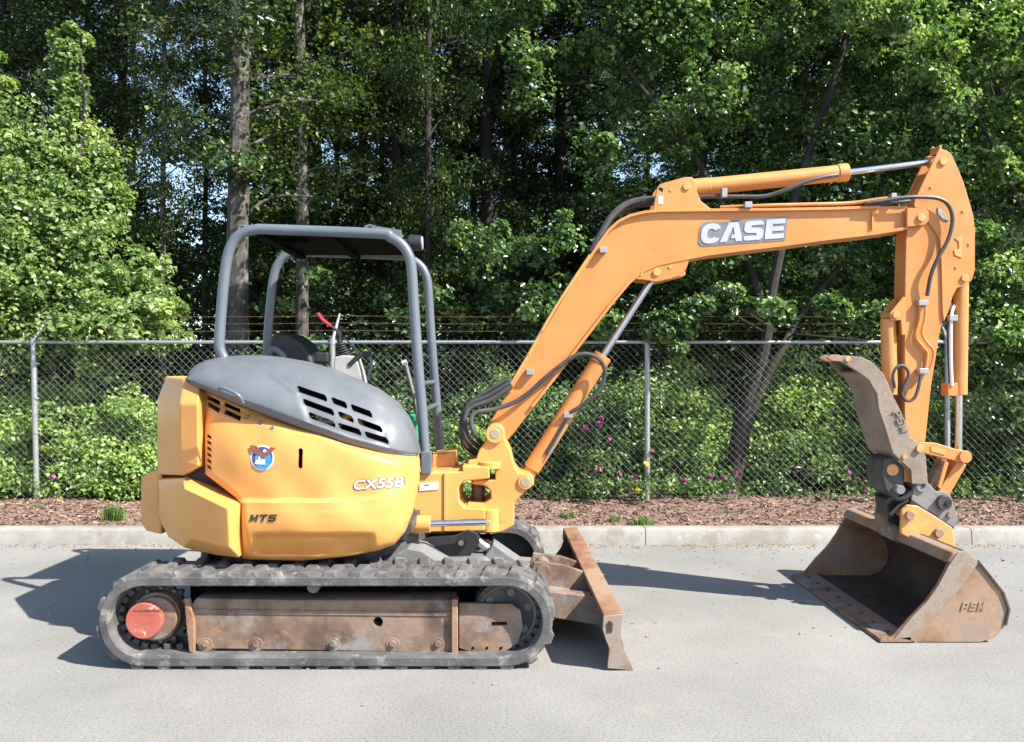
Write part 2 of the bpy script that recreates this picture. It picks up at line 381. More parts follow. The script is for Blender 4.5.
# --- forest: prototypes then copies
G = 'trees of the wood behind the fence'
protos = []
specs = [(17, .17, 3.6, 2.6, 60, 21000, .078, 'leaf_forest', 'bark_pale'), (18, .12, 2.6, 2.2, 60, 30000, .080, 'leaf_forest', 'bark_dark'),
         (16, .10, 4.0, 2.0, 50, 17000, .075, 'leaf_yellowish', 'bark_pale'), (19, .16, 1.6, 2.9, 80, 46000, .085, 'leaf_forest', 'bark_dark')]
front = [  # px, distance, proto, scale, label
 (238, 13.5, 0, 1.15, 'thick pale mottled trunk rising directly behind the rear of the canopy frame'),
 (163, 15.5, 2, .62, 'slender pale trunk standing between the bright maple and the thick mottled trunk'),
 (279, 17.0, 1, 1.0, 'dark trunk just right of the thick mottled trunk, seen over the canopy roof'),
 (302, 14.5, 2, 1.2, 'straight pale slender trunk rising over the middle of the canopy roof'),
 (362, 18.0, 1, 1.05, 'dark trunk rising above the front half of the canopy roof'),
 (397, 17.0, 1, .9, 'dark trunk rising above the front corner of the canopy'),
 (429, 15.0, 1, .62, 'thin dark trunk just right of the canopy front post'),
 (66, 16.0, 1, 1.0, 'dark tree showing above the spire of the bright maple'),
 (120, 19.0, 3, .9, 'leafy dark tree behind the right shoulder of the bright maple'),
 (486, 17.0, 3, .95, 'dark leafy tree between the canopy and the boom'),
 (560, 18.5, 3, 1.0, 'dark leafy tree behind the rising section of the boom'),
 (5, 17.0, 3, .95, 'dark leafy tree at the left edge of the photo'),
 (337, 19.0, 2, .8, 'thin pale trunk in the wood above the operator levers'), (455, 18.5, 2, 1.0, 'yellowish tree with a thin trunk standing right of the canopy front post'),
 (205, 20.0, 2, .8, 'yellowish thin tree just left of the thick mottled trunk'), (380, 21.0, 2, .9, 'pale thin trunk far back above the canopy front half'), (515, 19.0, 2, .8, 'thin pale trunk left of the boom, deep in shade')]
for (px, Y, k, sc, lab) in front:
    sp = specs[k]
    x, y = XY(px, Y)
    have = [p for p in protos if p[0] == k]
    if not have:
        e = make_tree('forest_tree', *sp[:7], M[sp[7]], M[sp[8]], root=(x, y, .1), wob=.07, clump=.5); protos.append((k, e))
    else:
        e = copy_tree(have[0][1]); e.location = (x, y, .1); e.rotation_euler = (0, 0, random.uniform(0, 6.28))
    e.scale = (sc, sc, 1.0 if sc < 1 else sc); tag(e, lab, 'tree', G)
D = dict(protos)
k = 0
for row, (Y, n, x0, x1) in enumerate([(21.5, 9, -330, 1180), (26, 11, -300, 1250), (32, 13, -280, 1300), (40, 16, -250, 1300)]):
    for i in range(n):
        px = x0+(x1-x0)*(i+.5)/n+random.uniform(-28, 28)
        if 168 < px < 232: continue
        if 425 < px < 462: continue
        x, y = XY(px, Y+random.uniform(-1.6, 1.6)); e = copy_tree(D[[3, 1, 3, 2, 0][(i*2+row) % 5]])
        e.location = (x, y, 0); e.rotation_euler = (0, 0, random.uniform(0, 6.28)); s = random.uniform(.9, 1.3); e.scale = (s*1.1, s*1.1, s)
        side = 'left part' if px < 330 else ('middle' if px < 680 else 'right part')
        tag(e, 'far tree in the %s of the wood, lost among its neighbours' % side, 'tree', 'far trees in the %s of the wood' % side)
# --- undergrowth in the wood, one mass
cs = []
for k in range(620):
    Y = random.uniform(12.5, 34); px = random.uniform(-150, 1180); x, y = XY(px, Y); z = random.uniform(.1, 1.0)**1.3*2.6
    s = random.uniform(.35, .8); cs.append(((x, y, z), (s, s, s*.6), 95, .10))
for k in range(1500):
    Y = random.uniform(26, 46); px = random.uniform(-120, 1150); x, y = XY(px, Y); z = random.uniform(.1, 6.8)
    s = random.uniform(.8, 1.4); cs.append(((x, y, z), (s, s, s*.7), 90, .24))
P, Nn, L, T = clumps(cs)
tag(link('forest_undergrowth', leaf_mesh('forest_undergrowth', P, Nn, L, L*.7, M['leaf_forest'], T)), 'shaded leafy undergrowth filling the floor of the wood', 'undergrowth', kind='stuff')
cs = []
for k in range(60):
    Y = random.uniform(11.5, 16); px = random.choice([random.uniform(240, 440), random.uniform(560, 690), random.uniform(455, 560)]); x, y = XY(px, Y)
    s = random.uniform(.2, .5); cs.append(((x, y, random.uniform(1.3, 3.4)), (s, s, s*.5), 60, .10))
P, Nn, L, T = clumps(cs)
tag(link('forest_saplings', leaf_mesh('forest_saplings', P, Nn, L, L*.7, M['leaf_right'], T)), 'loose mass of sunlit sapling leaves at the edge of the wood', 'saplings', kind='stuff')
# --- bright maple at left
def blob_tree(name, root, stems, blobs, n, ls, leafm, barkm, label, r0=.06, cat='tree', up=.8):
    e = empty(name, root); tag(e, label, cat)
    t = MB(); rt = Vector(root)
    for st in stems:
        pts = crom([Vector(p)-rt for p in st[1]], 5); m_ = len(pts)
        t.tube(pts, [st[0]*(1-.72*i/(m_-1)) for i in range(m_)], 9)
    tk = t.build('trunk', barkm, e, local=True)
    b = MB(); cs = []; tot = sum(q[3]*q[3] for q in blobs)
    anchors = [q-Vector((0, 0, .0)) for st in stems for q in crom([Vector(p)-rt for p in st[1]], 8)[7:]]
    for (px, py, Y, rp, dens) in blobs:
        c = U(px, py, Y-CAMY)-rt; Rm = rp*Y/F
        a = min(anchors, key=lambda q: (q-c).length)
        pth = crom([a, (a+c)*.5+Vector((random.gauss(0, .12), random.gauss(0, .12), .12)), c], 4)
        if (a-c).length < 2.2: b.tube(pth, [.014*(1-.75*i/(len(pth)-1)) for i in range(len(pth))], 5)
        nc = max(5, int(26*(rp/45.)**2*1.0))
        for k in range(nc):
            d = Vector([random.gauss(0, 1) for _ in range(3)]).normalized()*random.uniform(.25, 1.0)*Rm
            s = random.uniform(.10, .26)*(.55+Rm*.6)
            cc = c+d; m_c = int(dens*n/len(blobs)/nc*random.uniform(.4, 1.6))+4
            if k % 4 == 1: cs.append((tuple(c+d*1.25), (s*2.3, s*2.3, s*1.7), m_c, ls*.9)); continue
            if k % 4 == 2: s *= 1.45
            cs.append((tuple(cc), (s, s, s*.7), m_c, ls*random.uniform(.85, 1.2)))
            if k % 3 == 0: b.tube([c, cc], [.006, .002], 4)
    b.build('branches', barkm, tk)
    P, Nn, L, T = clumps(cs, up)
    link('crown', leaf_mesh('crown', P, Nn, L, L*.8, leafm, T), e, local=True); return e
mb = [(20, 250, 11, 62, 1.3), (80, 235, 11.3, 58, 1.3), (130, 290, 11.2, 42, 1), (60, 300, 11, 60, 1.3), (150, 325, 11.4, 32, .8), (10, 310, 10.8, 60, 1.2), (75, 170, 11.6, 40, .9), (105, 200, 11.5, 32, .8),
      (68, 120, 11.8, 26, 1), (72, 85, 11.9, 18, .8), (70, 62, 11.9, 14, .6), (75, 38, 12, 12, .5), (15, 185, 11.4, 35, .8), (-30, 230, 11, 70, 1.3), (5, 130, 11.5, 24, .5), (-5, 70, 11.6, 26, .5), (40, 340, 10.9, 48, 1), (110, 330, 11, 40, 1), (-70, 300, 11, 70, 1.2)]
x, y = XY(60, 11.3)
blob_tree('maple_tree', (x, y, .1), [(.07, [(x, y, .1), (x+.05, y, 1.5), (x-.1, y+.1, 3), (x+.1, y+.2, 4.0), (x+.15, y+.3, 4.9)]), (.05, [(x, y, .1), (x-.5, y, 1.4), (x-1.2, y, 2.6)]), (.04, [(x, y, .1), (x+.5, y, 1.2), (x+.95, y, 2.1)])],
          mb+[(20, 322, 10.9, 34, 1), (92, 318, 10.4, 32, 1), (142, 322, 10.4, 28, .9), (-40, 325, 10.8, 40, 1), (165, 300, 11.6, 20, .5), (150, 262, 11.5, 18, .45), (112, 160, 11.7, 14, .35), (35, 150, 11.6, 20, .5), (178, 335, 10.9, 18, .5), (100, 345, 10.7, 40, 1)], 60000, .070, M['leaf_maple'], M['bark_dark'], 'bright light green young maple with a pointed top at the left end of the fence')
# --- big leafy tree at right
x, y = XY(734, 10.75)
A = lambda px, py, Y: tuple(U(px, py, Y-CAMY))
st = [(.10, [A(733, 485, 10.75), A(741, 420, 10.75), A(764, 350, 10.8), A(774, 280, 10.9), A(800, 180, 11), A(840, 60, 11), A(870, -80, 11)]),
      (.07, [A(735, 485, 10.75), A(752, 410, 10.8), A(784, 345, 10.9), A(812, 300, 11.4), A(900, 200, 11.4), A(1000, 120, 11.3)]),
      (.05, [A(768, 320, 11.1), A(740, 240, 11.2), A(690, 150, 11.4), A(620, 60, 11.5), A(560, -20, 11.6)])]
rb = []
for px in range(520, 1120, 52):
    for py in range(-120, 330, 50):
        lim = interp(px, [(500, -20), (560, 60), (600, 110), (640, 200), (700, 300), (760, 330), (900, 325), (1010, 300), (1120, 300)])
        if py > lim: continue
        if 985 < px < 1060 and 190 < py < 250: continue
        rb.append((px+random.uniform(-18, 18), py+random.uniform(-18, 18), random.uniform(10.4, 13.2), random.uniform(30, 46), random.uniform(.7, 1.3)))
for (px, py) in [(470, -10), (500, 20), (530, 60), (455, -40), (540, 10), (500, -60), (600, 150), (640, 230), (610, 200), (480, 240), (520, 250), (560, 240)]:
    rb.append((px, py, random.uniform(10.6, 12), 26, .7))
for (px, py) in [(655, 318), (672, 335), (700, 310), (735, 300), (780, 310), (830, 305), (870, 318), (540, 300), (600, 320), (985, 320), (1010, 350), (980, 380)]: rb.append((px, py, random.uniform(9.95, 10.15), 17, .5))
blob_tree('broadleaf_tree', (x, y, .1), st, rb, 150000, .070, M['leaf_right'], M['bark_dark'], 'big dense green tree with a leaning forked trunk, spreading over the boom at right', up=.75)
xr, yr = XY(1090, 10.7)
lb = []
for (px, py, rp) in [(1040, 40, 46), (985, 25, 38), (935, 55, 30), (1010, 95, 40), (965, 120, 30), (1050, 140, 44), (1000, 165, 26), (1060, 250, 46), (1015, 285, 30), (1045, 330, 40), (1000, 335, 24), (900, 20, 28), (985, 232, 20), (1040, 380, 38), (1005, 410, 26), (930, -10, 30), (860, -5, 22)]:
    lb.append((px, py, random.uniform(9.9, 10.6), rp, random.uniform(.7, 1.2)))
blob_tree('broadleaf_tree', (xr, yr, .1), [(.06, [A(1090, 500, 10.7), A(1085, 380, 10.6), A(1070, 240, 10.5), A(1050, 100, 10.4), A(1030, -40, 10.4)]), (.035, [A(1078, 300, 10.6), A(1030, 220, 10.4), A(980, 120, 10.3), A(930, 30, 10.3), A(890, -20, 10.3)])],
          lb, 34000, .066, M['leaf_light'], M['bark_dark'], 'lighter green loose leafy tree at the right edge of the photo, behind the stick')
# dark evergreen behind it, seen through the gaps
for (px, Y) in [(700, 15.5), (800, 15.8), (910, 16), (1010, 15.5), (1100, 16.5)]:
    xx, yy = XY(px, Y); e = copy_tree(D[3]); e.location = (xx, yy, 0); e.rotation_euler = (0, 0, random.uniform(0, 6)); e.scale = (1.15, 1.15, .95)
    tag(e, 'dark tree glimpsed through gaps in the big green tree at right', 'tree', 'dark trees behind the big green tree')
# --- shrubs behind the fence
GV = 'shrubs along the back of the fence'
sh = [(-20, 10.75, .9, 1.45, 'leaf_vine', 'bright vine covered shrub against the fence at the left edge'), (60, 10.75, .9, 1.5, 'leaf_vine', 'bright vine covered shrub just right of the leftmost fence post'),
      (135, 10.7, .9, 1.4, 'leaf_vine', 'bright vine covered shrub in the middle of the left fence bay'), (205, 10.75, .8, 1.35, 'leaf_vine', 'bright vine covered shrub beside the back of the counterweight'),
      (275, 11.8, .8, 1.9, 'leaf_weed', 'green shrub showing under the canopy behind the seat'), (345, 11.8, .8, 1.6, 'leaf_weed', 'green shrub behind the operator levers'),
      (410, 11.6, .7, 1.5, 'leaf_weed', 'green shrub behind the canopy front posts'), (452, 11.0, .55, 1.0, 'leaf_vine', 'low bright shrub seen between the front post and the boom foot'),
      (500, 11.6, .8, 1.75, 'leaf_weed', 'tall green shrub behind the boom hoses'), (560, 11.3, .8, 1.35, 'leaf_weed', 'green shrub behind the boom lift cylinder'),
      (615, 11.5, .75, 1.75, 'leaf_weed', 'green shrub left of the fence post in the middle bay'), (680, 11.9, .8, 1.75, 'leaf_vine', 'yellow green shrub right of the middle fence post'),
      (600, 10.9, .6, .75, 'leaf_weed', 'low weedy shrub at the fence foot under the lift cylinder'), (690, 10.8, .6, .65, 'leaf_weed', 'low weedy shrub at the foot of the leaning trunk, left side'),
      (800, 11.6, .8, 1.75, 'leaf_vine', 'tall bright shrub between the leaning trunk and the thumb'), (860, 11.3, .8, 1.6, 'leaf_vine', 'bright shrub directly behind the thumb'),
      (800, 10.8, .6, .75, 'leaf_weed', 'low weedy shrub behind the clear mesh right of the leaning trunk'), (880, 10.9, .6, .8, 'leaf_weed', 'low weedy shrub behind the bucket hitch'),
      (930, 11.4, .8, 1.5, 'leaf_weed', 'green shrub behind the stick and bucket cylinder'), (990, 11.3, .8, 1.4, 'leaf_weed', 'green shrub right of the bucket cylinder'), (1050, 11.2, .8, 1.5, 'leaf_weed', 'green shrub at the right edge of the fence')]
for (px, Y, w, h, lm_, lab) in sh:
    xx, yy = XY(px, Y); make_bush('shrub', (xx, yy, .1), w, .55, h, int((9000 if lm_ == 'leaf_vine' else 6200)*w*h), .056 if lm_ == 'leaf_vine' else .052, M[lm_], lab, 'shrub', GV)
# sweet pea flowers: a plant each with its petals as a part
def flower_plant(px, Y, lab, n=7, petal='petal', hh=.6):
    xx, yy = XY(px, Y); e = empty('flowering_plant', (xx, yy, .12)); tag(e, lab, 'flower', 'flowering plants at the fence foot')
    s = MB(); cs = []; fl = []
    for k in range(n):
        t = Vector((random.gauss(0, .18), random.gauss(0, .07), hh*random.uniform(.25, 1))); s.tube(crom([Vector((t.x*.3, t.y*.3, 0)), t*.6, t], 3), .003, 4)
        fl.append((tuple(t), (.028, .02, .03), 12, .042)); cs.append((tuple(t*.6), (.1, .08, .1), 22, .05))
    s.build('stems', M['bark_dark'], e, local=True)
    P, Nn, L, T = clumps(cs); link('foliage', leaf_mesh('foliage', P, Nn, L, L*.5, M['leaf_weed'], T), e, local=True)
    for q in fl:
        P, Nn, L, T = clumps([q]); link('blossom', leaf_mesh('blossom', P, Nn, L, L*.9, M[petal], T), e, local=True)
for (px, Y, lab, n, hh) in [(588, 10.0, 'pink sweet pea plant right of the lift cylinder foot', 7, 1.05), (606, 10.05, 'tall pink sweet pea plant left of the middle fence post', 4, 1.1), (661, 9.95, 'pink flowers just right of the middle fence post', 2, .6),
        (688, 9.95, 'pink flowers between the middle post and the leaning trunk', 2, .3), (722, 9.98, 'pink flowers at the foot of the leaning trunk', 3, .4), (862, 9.95, 'pink flowers at the fence foot left of the thumb hinge', 3, .4), (882, 9.98, 'pink flowers behind the top edge of the bucket', 3, .4), (9, 9.9, 'single large pink flower at the fence, left of the leftmost post', 1, .5)]:
    flower_plant(px, Y, lab, n, hh=hh)
flower_plant(652, 9.97, 'small yellow flower by the foot of the middle fence post', 2, 'petal_yellow', .45)

# ---------------------------------------------------------------- fence
FY = 4.4
fe = empty('chain_link_fence', (0, FY, .15)); tag(fe, 'galvanised chain link fence with top rail and three rusty barbed wires', 'fence')
fz0, fz1 = .17, 1.955
V, Fc = [], []; p = .0425; nk = int((fz1-fz0)/p); rr = .0017
nw = int(19/p)
X0 = -9.3; base = np.array([[rr, 0], [-rr*.5, rr*.87], [-rr*.5, -rr*.87]])
wire_v = []; wire_f = []; off = 0
for i in range(nw):
    zz = fz0+np.arange(nk+1)*p; xx = X0+p*(i+((np.arange(nk+1)+i) % 2)); wob = .006*np.sin(xx*1.7+zz*2)
    yy = FY+.028+((np.arange(nk+1)) % 2)*.004+wob
    vs = np.zeros((nk+1, 3, 3)); vs[:, :, 0] = xx[:, None]+base[None, :, 0]; vs[:, :, 1] = yy[:, None]+base[None, :, 1]; vs[:, :, 2] = zz[:, None]+rr*.5*base[None, :, 0]/rr
    wire_v.append(vs.reshape(-1, 3))
    a = off+np.arange(nk)[:, None]*3
    for q in range(3):
        q2 = (q+1) % 3; wire_f.append(np.concatenate([a+q, a+q2, a+3+q2, a+3+q], 1))
    off += (nk+1)*3
wv = np.concatenate(wire_v); wf = np.concatenate(wire_f)
me = bpy.data.meshes.new('wire_mesh'); me.vertices.add(len(wv)); me.vertices.foreach_set('co', wv.astype(np.float32).ravel())
me.loops.add(wf.size); me.loops.foreach_set('vertex_index', wf.astype(np.int32).ravel()); me.polygons.add(len(wf)); me.polygons.foreach_set('loop_start', (np.arange(len(wf))*4).astype(np.int32))
me.update(); me.validate(); me.materials.append(M['galv_wire']); link('wire_mesh', me, fe)
tw = MB(); tw.tube([(-9.3, FY, 1.958), (9.7, FY, 1.958)], .0205, 12)
for i in range(0, nw, 1):
    x_ = X0+p*(i+1); 
    if i % 2 == 0: tw.tube([(x_, FY+.012, 1.95), (x_+.006, FY+.02, 2.008)], .0024, 3)
tw.build('top_rail', M['galv'], fe)
for px_ in (-9.04, -5.51, -2.07, 1.56, 5.02, 8.5):
    po = MB(); ln = .03 if px_ > -5.6 and px_ < -5 else -.0
    po.tube([(px_+ln, FY-.01, .05), (px_-ln*.3, FY-.01, 1.94)], .031, 14)
    po.tube([(px_-ln*.3, FY-.01, 1.93), (px_-ln*.3, FY-.01, 2.0)], .036, 14)
    for zb in (.5, .9, 1.3, 1.7): po.tube([(px_+ln*.7, FY-.01, zb), (px_+ln*.7, FY-.01, zb+.022)], .034, 14)
    pp = po.build('post', M['galv'], fe)
    MB().tube([(px_, FY, 1.99), (px_+.01, FY+.10, 2.10), (px_+.02, FY+.30, 2.30)], [.022, .019, .014], 8).build('wire_arm', M['galv'], pp)
for j, (yy, zz) in enumerate([(FY+.10, 2.10), (FY+.19, 2.19), (FY+.28, 2.28)]):
    bw = MB(); pts = [(x_, yy, zz-.012*math.sin(math.pi*((x_+9.04) % 3.52)/3.52)) for x_ in np.arange(-9.2, 9.6, .22)]
    bw.tube(pts, .0024, 4)
    for x_ in np.arange(-9.1, 9.5, .125):
        zc = zz-.012*math.sin(math.pi*((x_+9.04) % 3.52)/3.52)
        for a in (.6, 2.2): bw.tube([(x_-.01*math.cos(a), yy, zc-.012*math.sin(a)), (x_+.01*math.cos(a), yy, zc+.012*math.sin(a))], .0014, 3)
    bw.build('barbed_wire', M['rust_wire'], fe)

# ---------------------------------------------------------------- ground litter and small weeds
def litter(name, n, fx, mat, ls, label, cat):
    P = np.array([fx() for _ in range(n)]); Nn = rng.normal(size=(n, 3))*.35; Nn[:, 2] += 1
    L = ls*rng.uniform(.4, 1.4, n); o = link(name, leaf_mesh(name, P, Nn, L, L*.5, mat)); tag(o, label, cat, kind='stuff')
def fbed():
    x_, y_ = random.uniform(-8, 8), random.uniform(KB, 4.8); return (x_, y_, float(bedz(np.array(x_), np.array(y_)))+.006)
litter('bark_chips', 15000, fbed, M['chips'], .05, 'reddish bark chips covering the strip under the fence', 'bark mulch')
litter('dry_leaves', 420, fbed, M['dead_leaf'], .075, 'scattered dry fallen leaves on the bark strip', 'leaf litter')
def fk():
    return (random.uniform(-6, 7), KF-abs(random.gauss(0, .10))-.005, .006)
litter('gutter_litter', 1900, fk, M['dead_leaf'], .02, 'brown leaf crumbs gathered on the road along the kerb', 'leaf litter')
def fr():
    return (random.uniform(-4, 4.5), KF-abs(random.gauss(0, .7))-.005, .007)
litter('road_leaves', 36, fr, M['dead_leaf'], .028, 'few dry leaf bits lying on the grey road', 'leaf litter')
gr = MB()
for _ in range(420):
    x_, y_ = random.uniform(-4.5, 4.5), KF-abs(random.gauss(0, 1.8))-.02
    if y_ < -4.6: continue
    s = random.uniform(.003, .009); gr.box(x_-s, x_+s, y_-s, y_+s, 0.0, s*1.1, None)
tag(gr.build('grit', M['pebble']), 'loose grit and small stones on the road', 'grit', kind='stuff')
def tuft(px, py, n, h, lab, mat='grass', sp=.10):
    Y = (CAMZ-.14)*F/(py-371); x_, y_ = XY(px, Y); e = empty('grass_tuft', (x_, y_, .14)); tag(e, lab, 'grass tuft', 'weed tufts on the bark strip')
    v, f = [], []
    for k in range(n):
        a = random.uniform(0, 6.28); b0 = Vector((random.gauss(0, sp*.5), random.gauss(0, sp*.35), -.01)); hh = h*random.uniform(.4, 1.1)
        dr = Vector((math.cos(a), math.sin(a)*.8, 0))*hh*random.uniform(.1, .8); w = Vector((-math.sin(a), math.cos(a), 0))*.005
        m1 = b0+dr*.35+Vector((0, 0, hh*.65)); t1 = b0+dr+Vector((0, 0, hh*random.uniform(.7, 1)))
        i = len(v); v += [b0-w, b0+w, m1+w*.8, m1-w*.8, t1]; f += [(i, i+1, i+2, i+3), (i+3, i+2, i+4)]
    me = bpy.data.meshes.new('blades'); me.from_pydata([tuple(q) for q in v], [], f); me.materials.append(M[mat])
    a = me.attributes.new('tint', 'FLOAT', 'FACE'); a.data.foreach_set('value', np.repeat(rng.random(n), 2).astype(np.float32)); link('blades', me, e, True)
tuft(113, 521, 220, .20, 'leafy weed tuft on the bark strip left of the counterweight'); tuft(37, 507, 40, .07, 'very small weed tuft near the leftmost fence post')
tuft(643, 525, 120, .12, 'bright grass tuft at the kerb below the middle fence post'); tuft(570, 519, 60, .14, 'grass tuft behind the dozer blade top'); tuft(612, 522, 50, .10, 'small grass tuft between the blade top and the middle fence post')
tuft(728, 512, 30, .06, 'tiny weed tuft on the bark left of the bucket', sp=.3); tuft(960, 508, 60, .08, 'weed tuft on the bark right of the bucket hitch', sp=.3)
def low_cover():
    cs = []
    for _ in range(150):
        x_ = random.uniform(-6.4, 6.4); y_ = random.uniform(4.35, 4.9); s = random.uniform(.10, .22); cs.append(((x_, y_, .17+random.random()*.12), (s, s*.6, s*.7), 50, .05))
    P, Nn, L, T = clumps(cs); tag(link('ground_cover', leaf_mesh('ground_cover', P, Nn, L, L*.7, M['leaf_weed'], T)), 'low weeds creeping under the foot of the fence', 'ground cover', kind='stuff')
low_cover()

# ================================================================ EXCAVATOR
EX = empty('mini_excavator', (-1, 0, 0)); tag(EX, 'orange yellow mini excavator with open canopy, rubber tracks, dozer blade and thumb', 'excavator')
def dist_poly(px, py, poly):
    best = 1e9
    for i in range(len(poly)):
        ax, ay = poly[i]; bx, by = poly[(i+1) % len(poly)]; dx, dy = bx-ax, by-ay
        t = max(0, min(1, ((px-ax)*dx+(py-ay)*dy)/(dx*dx+dy*dy+1e-9))); best = min(best, math.hypot(px-ax-t*dx, py-ay-t*dy))
    return best
# ---- rubber tracks
LX, RX, TZ, TR = -2.003, -.028, .262, .240
Ls = RX-LX; PER = 2*Ls+2*math.pi*TR
def loop(s):
    s %= PER
    if s < Ls: return Vector((LX+s, 0, TZ+TR)), Vector((1, 0, 0)), Vector((0, 0, 1))
    s -= Ls
    if s < math.pi*TR:
        a = s/TR; n = Vector((math.sin(a), 0, math.cos(a))); return Vector((RX, 0, TZ))+n*TR, Vector((math.cos(a), 0, -math.sin(a))), n
    s -= math.pi*TR
    if s < Ls: return Vector((RX-s, 0, TZ-TR)), Vector((-1, 0, 0)), Vector((0, 0, -1))
    s -= Ls; a = s/TR; n = Vector((-math.sin(a), 0, -math.cos(a))); return Vector((LX, 0, TZ))+n*TR, Vector((-math.cos(a), 0, math.sin(a))), n
def make_track(ya, yb, near):
    N = 152; b = MB(); vs = []
    prof = [(ya, -.002), (ya+.02, .010), (yb-.02, .010), (yb, -.002), (yb, -.042), (yb-.02, -.050), (ya+.02, -.050), (ya, -.042)]
    for i in range(N):
        p, t, n = loop(PER*i/N); vs += [p+n*h+Vector((0, y, 0)) for y, h in prof]
    k = len(prof); fs = [(i*k+j, i*k+(j+1) % k, ((i+1) % N)*k+(j+1) % k, ((i+1) % N)*k+j) for i in range(N) for j in range(k)]
    b.add(vs, fs)
    ym = (ya+yb)/2
    for i in range(76):
        p, t, n = loop(PER/76*i+.03)
        for s_ in (-.055, .055):
            m = Matrix(((t.x, 0, n.x, p.x), (0, 1, 0, ym+s_), (t.z, 0, n.z, p.z), (0, 0, 0, 1)))
            b.box(-.016, .016, -.018, .018, -.078, -.045, m)
    tr = b.build('rubber_track', M['rubber'], EX, ang=50)
    g = MB(); NL = 38; pt = PER/NL
    for i in range(NL):
        for half in (0, 1):
            c = pt*(i+.5*half); y0, y1 = (ya+.004, (ya+yb)/2+.012) if half == 0 else ((ya+yb)/2-.012, yb-.004)
            if half == 1 and not near: pass
            out = []
            for (yy, wb, wt, so) in ((y0, .046, .026, 0), ((y0+y1)/2, .040, .026, .012*(1 if half == 0 else -1)), (y1, .050, .030, .02*(1 if half == 0 else -1))):
                for (ds, h) in ((-wb, -.004), (-wt, .030), (wt, .030), (wb, -.004)):
                    p, t, n = loop(c+so+ds); pc, tc, nc_ = loop(c+so)
                    out.append(p+n*h*1.0+Vector((0, yy+(.006 if h > 0 and yy == y0 else (-.006 if h > 0 and yy == y1 else 0)), 0)))
            g.add(out, [(0, 1, 2, 3), (8, 11, 10, 9)]+[(q*4+j, q*4+4+j, q*4+4+(j+1) % 4, q*4+(j+1) % 4) for q in (0, 1) for j in range(4)])
    g.build('tread_lugs', M['rubber'], tr, bevel=.007, ang=40)
make_track(-.98, -.58, True); make_track(.58, .98, False)
def undercarriage(sg):
    # sg=-1 near, +1 far; yo = outer face
    yo = sg*.885; yi = sg*.66
    a, b = (yo, yi) if sg < 0 else (yi, yo)
    R_ = -.885
    fr = MB(); fr.prism([(190, 606), (196, 598), (290, 600), (455, 600), (455, 653), (203, 649), (190, 640)], a, b, ref=R_)
    f = fr.build('track_frame', M['rust'], EX, bevel=.008)
    MB().prism([(189, 609), (455, 612), (455, 616), (189, 613)], yo-.006 if sg < 0 else yo, yo if sg < 0 else yo+.006, ref=R_).build('rib', M['rust'], f)
    MB().prism([(452, 598), (458, 598), (458, 655), (452, 655)], yo-.028 if sg < 0 else yo, yo+.05 if sg < 0 else yo+.028, ref=R_).build('rib', M['rust_light'], f, .004)
    MB().prism([(186, 597), (191, 597), (196, 620), (196, 652), (191, 650), (188, 622)], yo-.03 if sg < 0 else yo, yo if sg < 0 else yo+.03, ref=R_).build('rib', M['rust_light'], f, .004)
    yk = MB().prism([(459, 603), (512, 604), (521, 611), (523, 628), (518, 643), (505, 652), (470, 652), (459, 648)], yo-.012*(1 if sg < 0 else -1)*0 if sg < 0 else yo-.03, yo+.03 if sg < 0 else yo, ref=R_)
    yk.build('idler_yoke', M['rust'], f, .004)
    qh = U(378, 622, -.885); ccut = MB().cyl((qh.x, sg*.95, qh.z), (qh.x, sg*.60, qh.z), .028, 20); cut(f, ccut)
    if sg < 0:
        hd = MB(); hd.prism([(492, 622), (507, 622), (507, 625), (492, 625)], yo-.003, yo+.004)
        for q in (473, 487, 501): hd.cyl(U(q, 648, yo-.003), U(q, 648, yo)+Vector((0, .004, 0)), .008, 10)
        hd.build('hole_shade', M['matte_black'], f, split=True)  # raised black pieces; the dark inside the holes is painted on
    # added near-black box: shade between the track runs put into its colour
    MB().box(-1.85, -.15, min(sg*.64, sg*.70), max(sg*.64, sg*.70), .09, .43).build('inner_shade_box', M['matte_black'], f)
    # rollers
    for px in (206, 256, 333, 393, 438):
        p = U(px, 650, R_); r = MB(); r.cyl((p.x, yo-sg*.012, .108), (p.x, yi, .108), .058, 28); r.cyl((p.x, yo-sg*.01, .108), (p.x, yo+sg*.004, .108), .040, 24); r.cyl((p.x, yo, .116), (p.x, yo+sg*.016, .116), .019, 16)
        r.build('track_roller', M['rust'], EX, .004)
    p = U(313, 592, R_); r = MB(); r.cyl((p.x, yo, .427), (p.x, yi, .427), .034, 24); r.build('carrier_roller', M['dusty_grey'], EX, .004)
    # travel motor / sprocket
    sp = MB(); c = Vector((LX, 0, TZ-.005))
    pts = []
    for i in range(36*2):
        an = 2*math.pi*i/72; rr_ = .165 if (i//2) % 2 else .19
        pts.append((c.x+rr_*math.cos(an), c.z+rr_*math.sin(an)))
    s0, s1 = sorted((sg*.80, sg*.76)); sp.prism3(pts, s0, s1); spk = sp.build('sprocket', M['dark_steel'], EX, 0)
    h = MB(); h.cyl(c+Vector((.02, sg*.80, 0)), c+Vector((.02, sg*.86, 0)), .135, 40); h.cyl(c+Vector((.03, sg*.86, .0)), c+Vector((.03, sg*.895, .0)), .118, 40); h.build('hub', M['rust'], spk, .006)
    b_ = MB()
    for i in range(12):
        an = 2*math.pi*i/12; q = c+Vector((.03+.15*math.cos(an), 0, .15*math.sin(an))); b_.cyl(q+Vector((0, sg*.80, 0)), q+Vector((0, sg*.82, 0)), .011, 6)
    b_.build('bolt', M['rust'], spk, split=True)
    rp = U(144.5, 620.5, -.92)
